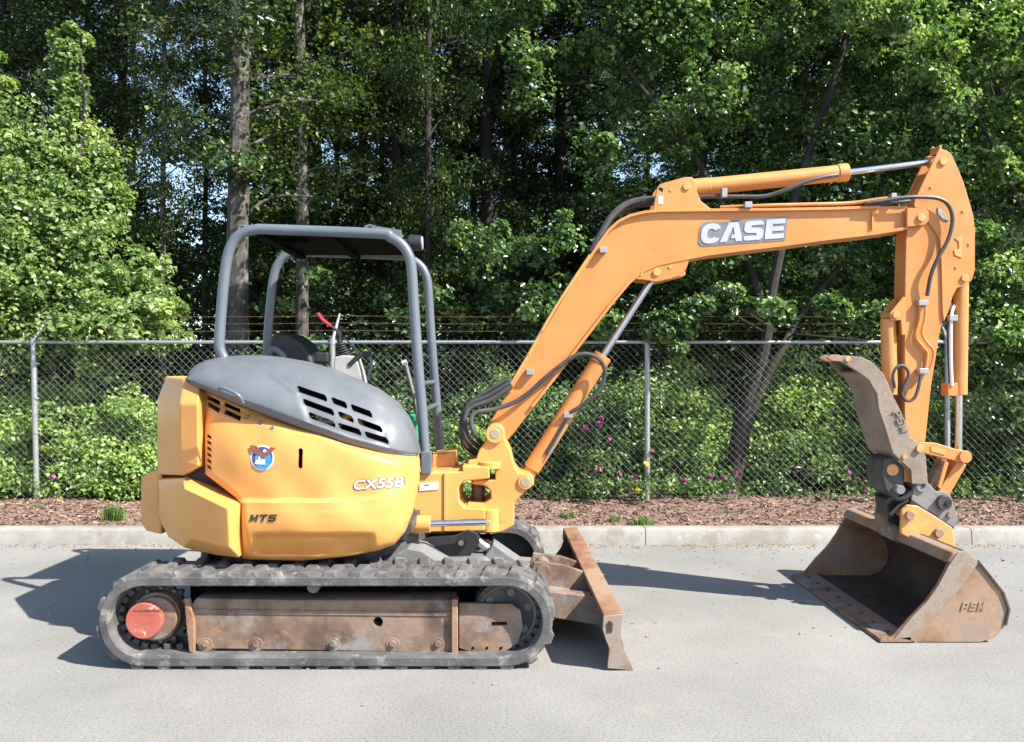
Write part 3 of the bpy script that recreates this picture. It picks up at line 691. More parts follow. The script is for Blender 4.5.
    MB().cyl((rp.x, sg*.89, rp.z), (rp.x, sg*.935, rp.z), .101, 48).build('motor_cover', M['red_disc'], spk, .008, label='round faded red cover plate')
    MB().prism([(236, 614)]*0 or [(133, 609.8), (163, 609.8), (163, 611), (133, 611)], -.938, -.935).build('cover_seam', M['decal_brown'], spk) if sg < 0 else None
    # idler
    idl = MB(); ic = Vector((RX+.0, 0, TZ)); idl.cyl(ic+Vector((0, sg*.70, 0)), ic+Vector((0, sg*.74, 0)), .195, 48)
    idl.cyl(ic+Vector((0, sg*.74, 0)), ic+Vector((0, sg*.83, 0)), .19, 48); idl.cyl(ic+Vector((0, sg*.83, 0)), ic+Vector((0, sg*.87, 0)), .05, 24)
    iw = idl.build('idler_wheel', M['dark_steel'], EX, .006)
    ring = MB()
    for i in range(6):
        an = 2*math.pi*i/6+.35; q = ic+Vector((.125*math.cos(an), 0, .125*math.sin(an))); ring.cyl(q+Vector((0, sg*.825, 0)), q+Vector((0, sg*.833, 0)), .021, 18)
    ring.build('idler_hole', M['dusty_grey'], iw, split=True)
    ap = MB(); ap.tube([ic+Vector((.16*math.cos(t), sg*.83, .16*math.sin(t))) for t in np.linspace(0, 6.283, 40)], .01, 6); ap.build('rim', M['rust'], iw)
undercarriage(-1); undercarriage(1)
# centre frame, slew ring
cf = MB(); cf.box(-1.62, -.42, -.60, .60, .22, .46); cfo = cf.build('centre_frame', M['dusty_grey'], EX, .03)
lg = MB()
for sx in (-1, 1):
    for sg in (-1, 1):
        x0 = -1.0+sx*.25; x1 = -1.0+sx*.66
        lg.add([(x0, sg*.25, .52), (x0+sx*.2, sg*.2, .52), (x1+sx*.12, sg*.66, .40), (x1-sx*.12, sg*.66, .42), (x0, sg*.25, .25), (x0+sx*.2, sg*.2, .25), (x1+sx*.12, sg*.66, .18), (x1-sx*.12, sg*.66, .18)],
               [(0, 1, 2, 3), (4, 7, 6, 5), (0, 4, 5, 1), (1, 5, 6, 2), (2, 6, 7, 3), (3, 7, 4, 0)])
lg.build('frame_leg', M['dusty_grey'], cfo, .015, split=True)
sk = MB()
sk.prism([(383, 560), (408, 548), (422, 551), (446, 567), (470, 566), (484, 566), (500, 578), (530, 590), (545, 602), (383, 602)], -.46, -.40)
sk.prism([(383, 560), (408, 548), (422, 551), (446, 567), (470, 566), (484, 566), (500, 578), (530, 590), (545, 602), (383, 602)], -.40, .40, ref=-.46)
sk.build('blade_mount', M['dusty_grey'], cfo, .01)
MB().cyl((-1, 0, .44), (-1, 0, .60), .46, 48).build('slew_ring', M['dark_steel'], EX, .006)
# ---- dozer blade (its far end is carried a little higher than the near end)
Mr = Matrix.Translation((.6, -.98, 0)) @ Matrix.Rotation(R(3.4), 4, 'X') @ Matrix.Rotation(R(3.0), 4, 'Z') @ Matrix.Translation((-.6, .98, 0))
def bl(mb, *a, **k):
    o = mb.build(*a, **k); o.data.transform(Mr); return o
bp = [(604, 615), (622, 613), (621, 634), (625, 650), (634, 671), (624, 670.5), (616, 652), (613, 636), (613, 620), (604, 621)]
bd = MB(); bd.prism(bp, -.975, .975, ref=-.985); BL = bl(bd, 'dozer_blade', M['rust'], EX, bevel=.005)
e = MB()
for y0 in (-.99, .975): bl(MB().prism([(603, 614.5), (622.5, 613), (621, 634), (625, 650), (634.5, 671), (607, 668), (609, 648), (605, 638), (602, 628)], y0, y0+.018, ref=-.99), 'end_plate', M['cutter_grey'], BL, bevel=.004)
q = U(609, 626, -.99); bl(MB().prism3([(q.x-.014, q.z-.03), (q.x+.014, q.z-.03), (q.x+.018, q.z+.02), (q.x, q.z+.036), (q.x-.018, q.z+.02)], -.993, -.988), 'lifting_eye', M['rust_dark'], BL)
bl(MB().prism([(603, 612.5), (623, 611.5), (623, 615), (603, 616)], -.985, .985), 'top_edge', M['rust_light'], BL, bevel=.004)
gs = MB()
for y0 in (-.50, -.05, .33, .86): bl(MB().prism([(604, 616), (613, 616), (614, 640), (618, 655), (596, 655), (588, 648), (597, 636), (601, 626)], y0, y0+.022, ref=-.98), 'gusset', M['rust_dark'], BL, bevel=.003)

ar = MB()
def beam(mb, p0, p1, w, h0, h1):
    p0, p1 = Vector(p0), Vector(p1); s = Vector((0, w/2, 0)); 
    vs = [p0-s+Vector((0, 0, h0)), p0+s+Vector((0, 0, h0)), p0+s-Vector((0, 0, h0)), p0-s-Vector((0, 0, h0)), p1-s+Vector((0, 0, h1)), p1+s+Vector((0, 0, h1)), p1+s-Vector((0, 0, h1)), p1-s-Vector((0, 0, h1))]
    mb.add(vs, [(0, 1, 2, 3), (7, 6, 5, 4), (0, 4, 5, 1), (1, 5, 6, 2), (2, 6, 7, 3), (3, 7, 4, 0)])
for (ya_, yb_) in ((-.44, -.50), (.34, .38)):
    m_ = MB(); beam(m_, (-.35, ya_, .30), (.54, yb_, .20), .10, .06, .085); m_.build('blade_arm', M['rust'], BL, .006)
ct = MB(); beam(ct, (.0, -.05, .29), (.50, -.05, .22), .70, .012, .012); ct.cyl((.20, -.22, .36), (.20, .10, .36), .045); ct.prism3([(.10, .27), (.50, .22), (.50, .34), (.32, .40), (.14, .42)], -.20, -.16); ct.prism3([(.10, .27), (.50, .22), (.50, .34), (.32, .40), (.14, .42)], .06, .10)
ct.build('arm_web', M['rust'], BL, .005)
# blade lift cylinder
bc = MB(); bc.cyl(U(497, 556, -.08), U(553, 593, -.08), .036, 24); BC = bc.build('blade_cylinder', M['steel_bright'], EX, .004)
gd = MB(); a_, b_ = U(486, 552, -.08), U(518, 574, -.08); d_ = (b_-a_).normalized(); n_ = Vector((-d_.z, 0, d_.x))
if n_.z < 0: n_ = -n_
mm = Matrix(((d_.x, 0, n_.x, a_.x), (0, 1, 0, -.08), (d_.z, 0, n_.z, a_.z), (0, 0, 0, 1))); gd.box(0, (b_-a_).length, -.10, .10, -.05, .085, mm)
gd.build('cylinder_guard', M['dusty_grey'], BC, .008)
MB().cyl(U(470, 535, -.08), U(492, 552, -.08), .03).build('cylinder_rod', M['steel_bright'], BC)
hb = MB(); hb.prism([(416, 541), (430, 538), (455, 536), (468, 530), (477, 533), (480, 542), (474, 552), (458, 562), (440, 565), (424, 559)], -.17, -.05); hb.cyl(U(461, 543, -.19), U(461, 543, -.19)+Vector((0, .15, 0)), .026)
hb.build('cylinder_bracket', M['black'], EX, .006)
MB().cyl(U(461, 543, -.195), U(461, 543, -.195)+Vector((0, .01, 0)), .018).build('pin', M['steel_pin'], EX)

# ---- upper structure: body shells
PT_ = [(150, -.30), (165, -.50), (185, -.67), (205, -.77), (235, -.85), (275, -.895), (330, -.91), (380, -.885), (400, -.83), (411, -.75), (419, -.60), (430, -.38)]
def plan(px): return sum(interp(px+d_, PT_)*w_ for d_, w_ in ((-14, 1), (-9, 2), (-4, 3), (0, 3), (4, 3), (9, 2), (14, 1)))/15
cov = [(204.2, 388), (225, 398), (260, 411.5), (290, 423), (320, 434), (350, 444), (380, 449.5), (400, 452), (411, 453), (418, 453.5), (419.5, 462), (419, 480), (414, 508), (405, 532), (394, 545), (376, 551), (350, 556), (300, 561), (250, 560), (241.8, 558), (241, 504), (234, 496.5), (205.2, 474)]
def rowlim(py, poly):
    xs_ = []
    for i in range(len(poly)):
        (ax, ay), (bx, by) = poly[i], poly[(i+1) % len(poly)]
        if (ay-py)*(by-py) <= 0 and ay != by: xs_.append(ax+(bx-ax)*(py-ay)/(by-ay))
    return (min(xs_), max(xs_)) if xs_ else None
def sst(a, b, x): t = max(0, min(1, (x-a)/(b-a))); return t*t*(3-2*t)
def Fc0(px, py):
    y = plan(px)
    y += .10*sst(470, 395, py)**1.3+.10*max(0, (py-520)/40)**2
    cr = interp(px, [(239, 501.5), (349, 501.5), (380, 497), (405, 490), (419, 482)])
    y += .030*sst(cr+1.5, cr-3.0, py) + .006*sst(cr+14, cr+1.5, py)
    sh_ = interp(px, [(203, 403), (230, 416), (317, 435), (360, 452), (419, 470)]); y += .045*sst(sh_+3, sh_-9, py)
    dx = min(sst(250, 262, px), sst(377, 366, px)); y += .050*dx*sst(532, 538, py)*sst(556, 551, py)
    y += .012*math.exp(-((px-343)/9)**2-((py-543)/5)**2) - .010*math.exp(-((px-318)/26)**2-((py-541)/5)**2)
    y += .006*math.sin(px*.11)*math.sin(py*.09+1)
    return y
def Fc(px, py):
    y = Fc0(px, py); d = dist_poly(px, py, cov); r_ = 6.0
    if d < r_: y += .035*(1-math.sqrt(max(0, 1-(1-d/r_)**2)))
    return y
def panel(name, poly, Fn, mat, nrow, ncol, th, parent):
    ys = [p_[1] for p_ in poly]; t0, t1 = min(ys)+.05, max(ys)-.05; v, f = [], []
    for j in range(nrow+1):
        py = t0+(t1-t0)*j/nrow; a, b = rowlim(py, poly)
        for i in range(ncol+1):
            u = i/ncol; u = .5-.5*math.cos(math.pi*u)*.55-.5*(1-2*u)*.45*-1*-1 if False else u
            px = a+(b-a)*u; v.append(U(px, py, Fn(px, py)))
    n = len(v); v += [p_+Vector((0, th, 0)) for p_ in v]; w = ncol+1
    for j in range(nrow):
        for i in range(ncol):
            q = j*w+i; f.append((q, q+1, q+w+1, q+w)); f.append((n+q, n+q+w, n+q+w+1, n+q+1))
    for i in range(ncol): f.append((i, n+i, n+i+1, i+1)); q = nrow*w+i; f.append((q, q+1, n+q+1, n+q))
    for j in range(nrow): q = j*w; f.append((q, q+w, n+q+w, n+q)); q = j*w+ncol; f.append((q, n+q, n+q+w, q+w))
    return MB().add(v, f).build(name, mat, parent, ang=40)
cover = panel('side_cover', cov, Fc, M['yellow'], 110, 110, .03, EX)
c = MB()
def rrect(pts, y0=-1.3, y1=-.3, ref=-.86): c.prism(pts, y0, y1, ref=ref)
for (a, b, cc, d) in [((205.5, 395), (221, 401), (221.5, 405.5), (205.5, 399)), ((223, 402), (241, 409), (242, 413), (223, 406.5)), ((205.5, 402), (221, 408.5), (221, 413), (206, 406)), ((223, 409.5), (242, 416.5), (242, 421), (223, 414))]: rrect([a, b, cc, d], ref=Fc(sum(q_[0] for q_ in (a, b, cc, d))/4, sum(q_[1] for q_ in (a, b, cc, d))/4))
for i in range(6):
    yy = 434+i*6.1; rrect([(206.5, yy), (211.5, yy+2.2), (212.5, yy+5.6), (206.5, yy+3.2)], ref=Fc(209, yy+3))
rrect([(298, 450), (299.5, 448.3), (301.5, 448.3), (303, 450), (303, 467), (301.5, 468.7), (299.5, 468.7), (298, 467)])
for (px, py) in ((247, 417), (260, 423), (272, 428)): rrect([(px+2.2*math.cos(t), py+2.2*math.sin(t)) for t in np.linspace(0, 5.5, 8)], ref=Fc(px, py))
cut(cover, c)
rg = MB()
for (px, py) in ((260, 423), (247, 417), (272, 428)): q = U(px, py, Fc(px, py)); rg.cyl(q+Vector((0, -.004, 0)), q+Vector((0, .02, 0)), .010, 14)
rg.build('cover_latch', M['decal_grey'], cover, split=True)
# hood
htop = [(186.5, 378), (189, 371), (195, 365.5), (205, 360.5), (220, 357), (240, 355.3), (262, 355), (282, 357), (305, 361), (330, 368), (355, 378), (378, 389), (395, 402), (406, 416), (413, 432), (418, 452)]
hbot = [(186.5, 379), (200, 385.5), (230, 398), (260, 409.5), (290, 421), (320, 432), (350, 443), (380, 450.5), (400, 454), (410, 454.5), (418, 453)]
def Fh(px, py):
    b = interp(px, hbot); t = interp(px, htop); fr_ = max(0, min(1, (b-py)/max(1, b-t)))
    yb = plan(px)+.06; w = interp(px, [(186, .22), (220, .60), (330, .66), (390, .45), (417, .1)])
    y = yb+w*(1-math.sqrt(max(0, 1-fr_**2*.985)))
    if fr_ < .07: y += .02*(1-fr_/.07)
    # pressed louvre field
    lx = min(sst(292, 302, px-(py-385)*.3), sst(392, 382, px)); y += .012*lx*sst(.06, .12, fr_)*sst(.78, .68, fr_)
    cr = interp(px, [(240, 360), (262, 366), (290, 388), (300, 392)]); y -= .010*math.exp(-((py-cr)/3)**2)*(1 if 240 < px < 300 else 0)
    return y
v, f = [], []; NC, NR = 120, 60
for i in range(NC+1):
    px = 186.8+(417.8-186.8)*i/NC; b = interp(px, hbot); t = interp(px, htop)
    for j in range(NR+1):
        fr_ = math.sin(math.pi/2*j/NR); py = b+(t-b)*fr_; v.append(U(px, py, Fh(px, py)))
    # rear of the hood beyond its silhouette
    e0 = v[-1]
    for (dy, dz) in ((.12, -.004), (.28, -.03), (.42, -.10), (.50, -.22), (.52, -.34)):
        v.append(e0+Vector((0, dy*interp(px, [(186, .5), (220, 1), (390, .9), (417, .4)]), dz*interp(px, [(186, .6), (220, 1), (370, 1), (417, .1)]))))
w = NR+6; n = len(v); v += [p_+Vector((0, .02, -.02)) for p_ in v]
for i in range(NC):
    for j in range(w-1): q = i*w+j; f.append((q, q+1, q+w+1, q+w)); f.append((n+q, n+q+w, n+q+w+1, n+q+1))
for i in range(NC): q = i*w; f.append((q, q+w, n+q+w, n+q)); q = i*w+w-1; f.append((q, n+q, n+q+w, q+w))
for j in range(w-1): f.append((j, n+j, n+j+1, j+1)); q = NC*w+j; f.append((q, q+1, n+q+1, n+q))
hood = MB().add(v, f).build('hood', M['hood_grey'], EX, ang=45)
c = MB()
def slot(x0, y0, x1, y1, h=6.2): 
    s_ = (y1-y0)/(x1-x0); c.prism([(x0, y0-h*.25), (x0+1.2, y0+s_-h*.5), (x1-2.5, y1-2.5*s_-h*.5), (x1, y1-h*.1), (x1+.6, y1+h*.3), (x1-.5, y1+h*.45), (x0+3.5, y0+3*s_+h*.5), (x0+1.5, y0+1.5*s_+h*.35)], -1.3, -.2, ref=Fh((x0+x1)/2, (y0+y1)/2))
for a in [(296, 388.5, 327, 399), (330.5, 400, 347, 406), (350, 407, 372, 415), (302, 401.5, 334, 413), (337.5, 414, 353.5, 420), (357, 421, 382, 430), (308, 415, 335, 424.5), (338, 425.5, 361, 433), (364.5, 434, 388, 441.5)]: slot(*a)
cut(hood, c)
ht = MB().tube(crom([U(218, 391, -.86), U(221, 387.5, -.88), U(232, 391.5, -.90), U(240, 397, -.90), U(243, 403, -.88)], 4), .010, 10); ht.build('hood_handle', M['tube_grey'], hood)
# guts seen through the louvres
co = MB(); co.box(-1.92, -.62, -.62, -.10, .62, 1.28); co.build('engine_block', M['black'], EX, .02)
eg = MB(); eg.tube(crom([U(338, 424, -.66), U(352, 415, -.66), U(362, 428, -.66)], 4), .022, 10); eg.build('engine_hose', M['orange'], EX)
# counterweight, upper and lower pads
cwv = [(166, 376, -.26), (184, 378.5, -.54), (199, 387, -.62), (157, 400, -.32), (180, 404, -.69), (198, 404, -.735), (157, 460, -.34), (180, 463, -.70), (198.5, 467, -.745), (184, 476, -.64), (157, 475, -.34)]
cwf = [(0, 3, 4, 1), (1, 4, 5, 2), (3, 6, 7, 4), (4, 7, 8, 5), (6, 10, 9, 7), (7, 9, 8)]
cw = MB().facets(cwv, cwf, 0.0).build('counterweight', M['yellow'], EX, .012, seg=3)
lwv = [(157, 479, -.36), (184, 477.5, -.66), (235, 501, -.80), (159, 492, -.40), (185, 488, -.79), (228, 508, -.915), (238.6, 505, -.86), (230, 548, -.905), (239.5, 558, -.83), (216, 555.5, -.76), (184, 548, -.66), (168, 537, -.54), (161, 524, -.46), (158, 511, -.42), (190, 538, -.79), (166, 516, -.53)]
lwf = [(0, 3, 4, 1), (1, 4, 5, 2), (2, 5, 6), (5, 7, 8, 6), (4, 14, 7, 5), (3, 13, 15, 4), (4, 15, 14), (13, 12, 15), (12, 11, 15), (15, 11, 10, 14), (14, 10, 9, 7), (7, 9, 8)]
MB().facets(lwv, lwf, 0.0).build('side_pad', M['yellow'], cw, .012, seg=3)
for nm, vv, ff in (('counterweight', cwv, cwf), ('side_pad', lwv, lwf)):   # the far side of the tail
    o = MB().facets(vv, ff, 0.0).build(nm, M['yellow'], cw if nm == 'side_pad' else EX, .012); o.data.transform(Matrix.Scale(-1, 4, (0, 1, 0))); o.data.flip_normals()
tb = MB().facets([(141, 477, -.22), (156, 470, -.34), (162, 470, -.34), (141, 522, -.22), (146, 531, -.24), (160, 534, -.34), (162, 534, -.34)], [(0, 3, 4, 5, 1), (1, 5, 6, 2)], .30)
tb.build('tail_block', M['yellow'], cw, .012, seg=3)
dk = MB(); q0, q1 = U(200, 470, -.70), U(418, 470, -.55)
dk.prism([(204, 400), (230, 412), (300, 438), (385, 464), (400, 480), (398, 515), (380, 538), (300, 550), (240, 548), (236, 500), (204, 470)], -.58, .5, ref=-.62); dk.build('inner_body', M['black'], EX)
# belly pan
bpn = MB(); bpn.prism([(170, 537), (240, 557), (330, 557), (395, 545), (410, 535), (410, 525), (170, 525)], -.60, .62, ref=-.7); bpn.build('belly_pan', M['dark_steel'], EX)
# far-side body and floor
fl = MB(); fl.box(-1.95, -.72, .30, .90, .62, 1.18); fl.build('far_side_cover', M['yellow'], EX, .06, seg=4)
fl = MB(); fl.box(-.95, -.42, .10, .92, .62, .80); fl.build('operator_floor', M['orange_worn'], EX, .02)
# front frame
ff = MB(); ff.prism([(404, 474), (462, 471.5), (462, 466), (489, 467), (489.5, 479), (474, 480.5), (463, 481), (458.5, 488), (459, 501), (465, 508), (485, 509), (485, 531), (404, 533)], -.14, .30)
FF = ff.build('front_frame', M['yellow'], EX, .010)
MB().prism([(444, 473), (447, 473), (447, 531), (444, 531)], -.152, -.13).build('frame_rib', M['yellow'], FF, .003)
MB().prism([(419.5, 483.5), (438, 482), (438, 489.5), (419.5, 491)], -.146, -.139).build('data_plate', M['white'], FF, label='small white data plate')
MB().prism([(424, 484.6), (429, 484.2), (429, 485.4), (424, 485.8)], -.1485, -.146).build('plate_print', M['decal_grey'], FF)
bx = MB(); bx.prism([(432, 455), (455, 452), (456, 470), (432, 472)], .16, .5, ref=.16); bx.build('front_box', M['orange_worn'], EX, .008)
# swing cylinder
MB().cyl(U(395, 524, -.30), U(430.5, 524, -.30), .054, 32).build('swing_cylinder', M['yellow'], EX, .005)
MB().cyl(U(430, 523.5, -.30), U(486, 522, -.26), .021, 20).build('swing_rod', M['steel_bright'], EX)
# ---- king post
kp = [(487, 431), (486, 441), (479, 450), (476, 459), (468, 460.5), (467, 466), (470, 468), (495, 468), (495, 480), (474, 480), (471, 484), (486, 486), (490.5, 491), (491, 499), (484, 503.5), (467, 503), (467, 507), (483, 510), (484, 531), (494, 534), (504, 531), (514, 525.5), (514.5, 503), (523, 493.5), (534, 485), (534, 479), (528, 474.5), (519, 473), (514.5, 467), (511, 452), (506, 442), (503, 431), (495, 424)]
KP = MB().prism(kp, -.02, .36).build('swing_bracket', M['yellow'], EX, .010)
c = MB().prism([(499, 513), (505, 509), (507, 512), (507, 520), (500, 523)], -.1, .03); 
MB().prism([(499.5, 512), (505.5, 509), (507, 511), (507, 520), (500, 523)], -.0225, -.018).build('pocket', M['orange_worn'], KP)
k2 = MB(); k2.cyl(U(495, 434, -.045), U(495, 434, -.045)+Vector((0, .42, 0)), .062, 32); k2.cyl(U(525.5, 482, -.035), U(525.5, 482, -.035)+Vector((0, .40, 0)), .050, 32)
q = U(490, 512, -.03); k2.cyl((q.x, -.03, U(0, 531, -.03).z), (q.x, -.03, U(0, 509, -.03).z), .060, 32); k2.cyl((q.x, -.03, U(0, 468, 0).z), (q.x, -.03, U(0, 461, 0).z), .07, 32)
k2.build('pin_boss', M['yellow'], KP, .006)
k3 = MB(); 
for (a, b, yy, r_) in ((495, 434, -.049, .032), (525.5, 482, -.039, .033), (488, 523, -.093, .016)): k3.cyl(U(a, b, yy), U(a, b, yy)+Vector((0, .012, 0)), r_, 24)
k3.build('pin', M['steel_pin'], KP, .003, split=True)
MB().cyl((U(478, 0, .1).x, .12, U(0, 505, .1).z), (U(478, 0, .1).x, .12, U(0, 466, .1).z), .045).build('swing_pin', M['dark_steel'], KP)
# ---- boom
Y0 = .18
btop = [(486, 436), (489, 424), (498, 409), (508, 391.5), (526, 361), (545, 329), (562, 301), (580, 271), (597, 244), (608, 229), (618, 220), (630, 214), (645, 210.5), (662, 209), (709, 208.5), (770, 208), (830, 207), (880, 205.5), (908, 205)]
bbot = [(908, 229.5), (874, 235), (830, 240), (790, 245.5), (740, 251.5), (709, 255.5), (694, 258.5), (676, 262), (658, 266), (642, 273), (630, 284), (614, 303), (597, 325), (577, 351), (555, 380), (533, 408), (513, 434), (505, 443), (495, 446)]
bo = MB().prism(btop+bbot, Y0+.012, .368, ref=Y0); BO = bo.build('boom', M['orange'], EX, .006)
def strip(pts, w, y0, y1, ref, side=1):
    P2 = [Vector((a, b)) for a, b in pts]; o = []
    for i, p_ in enumerate(P2):
        t = (P2[min(i+1, len(P2)-1)]-P2[max(0, i-1)]).normalized(); nrm = Vector((-t.y, t.x))*side; o.append(p_+nrm*w)
    poly = [tuple(p_) for p_ in P2]+[tuple(p_) for p_ in reversed(o)]
    m_ = MB(); q = [U(a, b, ref) for a, b in poly]; n_ = len(P2); N2 = 2*n_
    vs = [(p_.x, y0, p_.z) for p_ in q]+[(p_.x, y1, p_.z) for p_ in q]; fs = []
    for i in range(n_-1):
        a, b, c_, d_ = i, i+1, N2-2-i, N2-1-i
        fs += [(a, b, c_, d_), (a+N2, d_+N2, c_+N2, b+N2), (a, a+N2, b+N2, b), (d_, c_, c_+N2, d_+N2)]
    fs += [(0, N2-1, 2*N2-1, N2), (n_-1, n_-1+N2, n_+N2, n_)]
    return m_.add(vs, fs)
strip([(512, 386)]*0+btop[3:-1], 2.8, Y0-.016, .39, Y0-.016, 1).build('top_flange', M['orange'], BO, .002)
strip(bbot[0:-3], 3.0, Y0-.016, .39, Y0-.016, 1).build('bottom_flange', M['orange'], BO, .002)
MB().prism([(653, 211), (657, 188), (660, 184), (685, 177), (692, 177), (696, 182), (697, 192), (701, 201), (710, 208), (716, 212)], Y0-.003, Y0+.03).build('cylinder_lug', M['orange'], BO, .005)
MB().prism([(653, 211), (657, 188), (660, 184), (685, 177), (692, 177), (696, 182), (697, 192), (701, 201), (710, 208), (716, 212)], .35, .385, ref=Y0-.003).build('cylinder_lug', M['orange'], BO, .005)
for y_ in (Y0-.01, .36):
    MB().prism([(636, 279), (642, 270), (660, 264), (690, 258), (687, 267), (681, 275.5), (670, 279), (656, 282), (646, 280)], y_, y_+.03, ref=Y0-.01).build('belly_lug', M['orange'], BO, .005)
MB().prism([(668, 272), (687, 268), (686, 275), (670, 279)], Y0+.03, .35, ref=Y0).build('lug_brace', M['orange_worn'], BO, .004)
pn = MB()
for (a, b, yy, r_) in ((687, 186, Y0-.014, .026), (657, 272, Y0-.022, .026), (922, 217, Y0-.045, .027)): pn.cyl(U(a, b, yy), U(a, b, yy)+Vector((0, .02, 0)), r_, 24)
for (a, b, yy, r_) in ((671, 190, Y0-.008, .012), (641, 274, Y0-.016, .012), (670, 267, Y0-.016, .012)): pn.cyl(U(a, b, yy), U(a, b, yy)+Vector((0, .015, 0)), r_, 12)
pn.build('pin', M['orange_worn'], BO, .003, split=True)
MB().cyl(U(660.5, 190, Y0-.0045), U(660.5, 190, Y0), .018, 16).build('lug_hole', M['black'], BO)
MB().prism([(658.5, 196), (663, 196), (663, 204), (658.5, 204)], Y0-.006, Y0-.003).build('warning_label', M['white'], BO)
MB().prism([(872, 211), (874, 211), (874, 229), (872, 229)], Y0-.004, Y0+.02).build('boom_seam', M['orange'], BO, .001)
for y_ in (Y0-.03, .37): MB().prism([(907, 207), (924, 208), (929, 212), (929, 221), (925, 225), (907, 227)], y_, y_+.035, ref=Y0-.03).build('boom_nose', M['orange'], BO, .005)
MB().cyl(U(495, 434, .05), U(495, 434, .05)+Vector((0, .30, 0)), .055, 28).build('boom_foot', M['orange'], BO, .005)
# clamps
cl = MB()
for (a, b) in ((603, 250), (530, 372), (748, 205)): q = U(a, b, Y0-.02); cl.box(q.x-.025, q.x+.025, q.y-.02, q.y+.03, q.z-.02, q.z+.02)
cl.build('hose_clamp', M['galv'], BO, .004, split=True)
# boom lift cylinder
a_, b_ = U(531.5, 469, .26), U(602, 357, .26)
LC = MB().cyl(a_, b_, .058, 32).build('lift_cylinder', M['orange'], EX, .006)
a2 = b_-(b_-a_).normalized()*.05; MB().cyl(a2, b_+(b_-a_).normalized()*.012, .064, 32).build('cylinder_gland', M['orange'], LC, .004)
MB().cyl(b_, U(657, 272, .26), .024, 20).build('cylinder_rod', M['steel_bright'], LC)
MB().cyl(U(524, 483, .26), U(533, 467, .26), .045, 24).build('cylinder_eye', M['orange'], LC, .005)
bk = MB(); q = U(568, 415, .20); bk.box(q.x-.03, q.x+.03, .17, .24, q.z-.018, q.z+.018); bk.build('port_block', M['galv'], LC, .004)
# steel pipe clipped to lift cylinder
MB().tube([U(548, 456, .20), U(566, 420, .20)], .010, 8).build('cylinder_pipe', M['dusty_grey'], LC)
# stick cylinder
a_, b_ = U(692, 188, .27), U(846, 172.5, .27)
SC = MB().cyl(a_, b_, .056, 32).build('stick_cylinder', M['orange'], EX, .006)
dd = (b_-a_).normalized(); MB().cyl(b_-dd*.06, b_+dd*.01, .062, 32).build('cylinder_gland', M['orange'], SC, .004)
MB().cyl(b_, U(940, 161, .27), .022, 20).build('cylinder_rod', M['steel_bright'], SC)
MB().cyl(U(928, 163, .27), U(946, 159, .27), .038, 20).build('rod_eye', M['orange'], SC, .004)
MB().cyl(a_-dd*.03, a_+dd*.12, .060, 32).build('cylinder_eye', M['orange'], SC, .004)
# ---- stick
AY = Y0+.01
stick = [(915, 200), (939, 165), (951, 160), (962, 185), (970, 214), (972, 232), (968, 275), (955, 288), (950, 307), (942, 323), (939, 338), (931, 388), (924, 455), (906, 458), (904.5, 409), (905, 280), (906, 240), (908, 222)]
ST = MB().prism(stick, AY, .36).build('stick', M['orange'], EX, .006)
bell = [(939, 149.5), (944, 149.5), (951, 153), (958, 168), (964, 183), (970, 203), (973.5, 216), (975, 232), (975, 270), (972, 280), (966, 285.5), (957, 288), (952, 298), (949, 310), (944, 322), (942.5, 312), (941.5, 270), (940, 240), (928, 221), (914, 206), (915, 199)]
for y_ in (AY-.014, .352): MB().prism(bell, y_, y_+.02, ref=AY-.014).build('bellcrank_plate', M['orange'], ST, .004)
pn = MB()
for (a, b, r_) in ((944, 161, .026), (965.5, 278, .024)): pn.cyl(U(a, b, AY-.028), U(a, b, AY-.028)+Vector((0, .02, 0)), r_, 24)
for (a, b) in ((930, 188), (962, 212), (968, 245), (955, 268)): pn.cyl(U(a, b, AY-.018), U(a, b, AY), .012, 12)
pn.build('pin', M['orange_worn'], ST, .003, split=True)
MB().prism([(955, 238), (962, 236), (962, 258), (955, 255), (954, 250), (959, 249), (959, 242)], AY-.020, AY-.010).build('bracket', M['orange_worn'], ST, .002)
MB().prism([(938, 207), (944, 212), (949, 221), (943, 219), (938, 214)], AY-.022, AY-.010).build('lamp_bracket', M['galv'], ST, .002)
MB().prism([(939.5, 145), (942, 145), (942, 150.5), (939.5, 150.5)], .2, .34, ref=.2).build('stop', M['orange'], ST, .002)
hose = lambda pts, r_, nm='hose', m_='rubber_hose', par=ST, n=6: MB().tube(crom([U(*p_) for p_ in pts], n), r_, 8).build(nm, M[m_], par)
hose([(925, 300, .165), (925, 318, .165), (922, 333, .165), (927, 343, .165), (933, 350, .165), (933, 360, .165), (929, 372, .165)], .010, 'steel_pipe', 'orange')
hose([(920, 300, .165), (920, 318, .165), (916, 336, .165), (922, 346, .165), (927, 352, .165), (927, 360, .165), (925, 372, .165)], .009, 'steel_pipe', 'orange')
cl = MB()
for (a, b) in ((922, 303), (922.5, 371)): q = U(a, b, .16); cl.box(q.x-.032, q.x+.032, .135, .19, q.z-.018, q.z+.018)
cl.build('hose_clamp', M['galv'], ST, .004, split=True)
hose([(866, 203, .15), (885, 200.5, .14), (905, 197.5, .13), (925, 197, .13), (940, 199, .13), (949, 206, .13), (952.5, 220, .13), (948, 240, .13), (938, 258, .13), (931, 275, .14), (927, 296, .16)], .014)
hose([(895, 388, .14), (893, 376, .14), (897, 367, .14), (904, 366, .14), (908.5, 374, .14), (904, 386, .14), (902, 395, .14), (908, 401, .14), (915, 397, .14), (919, 385, .14), (921, 375, .15)], .011)
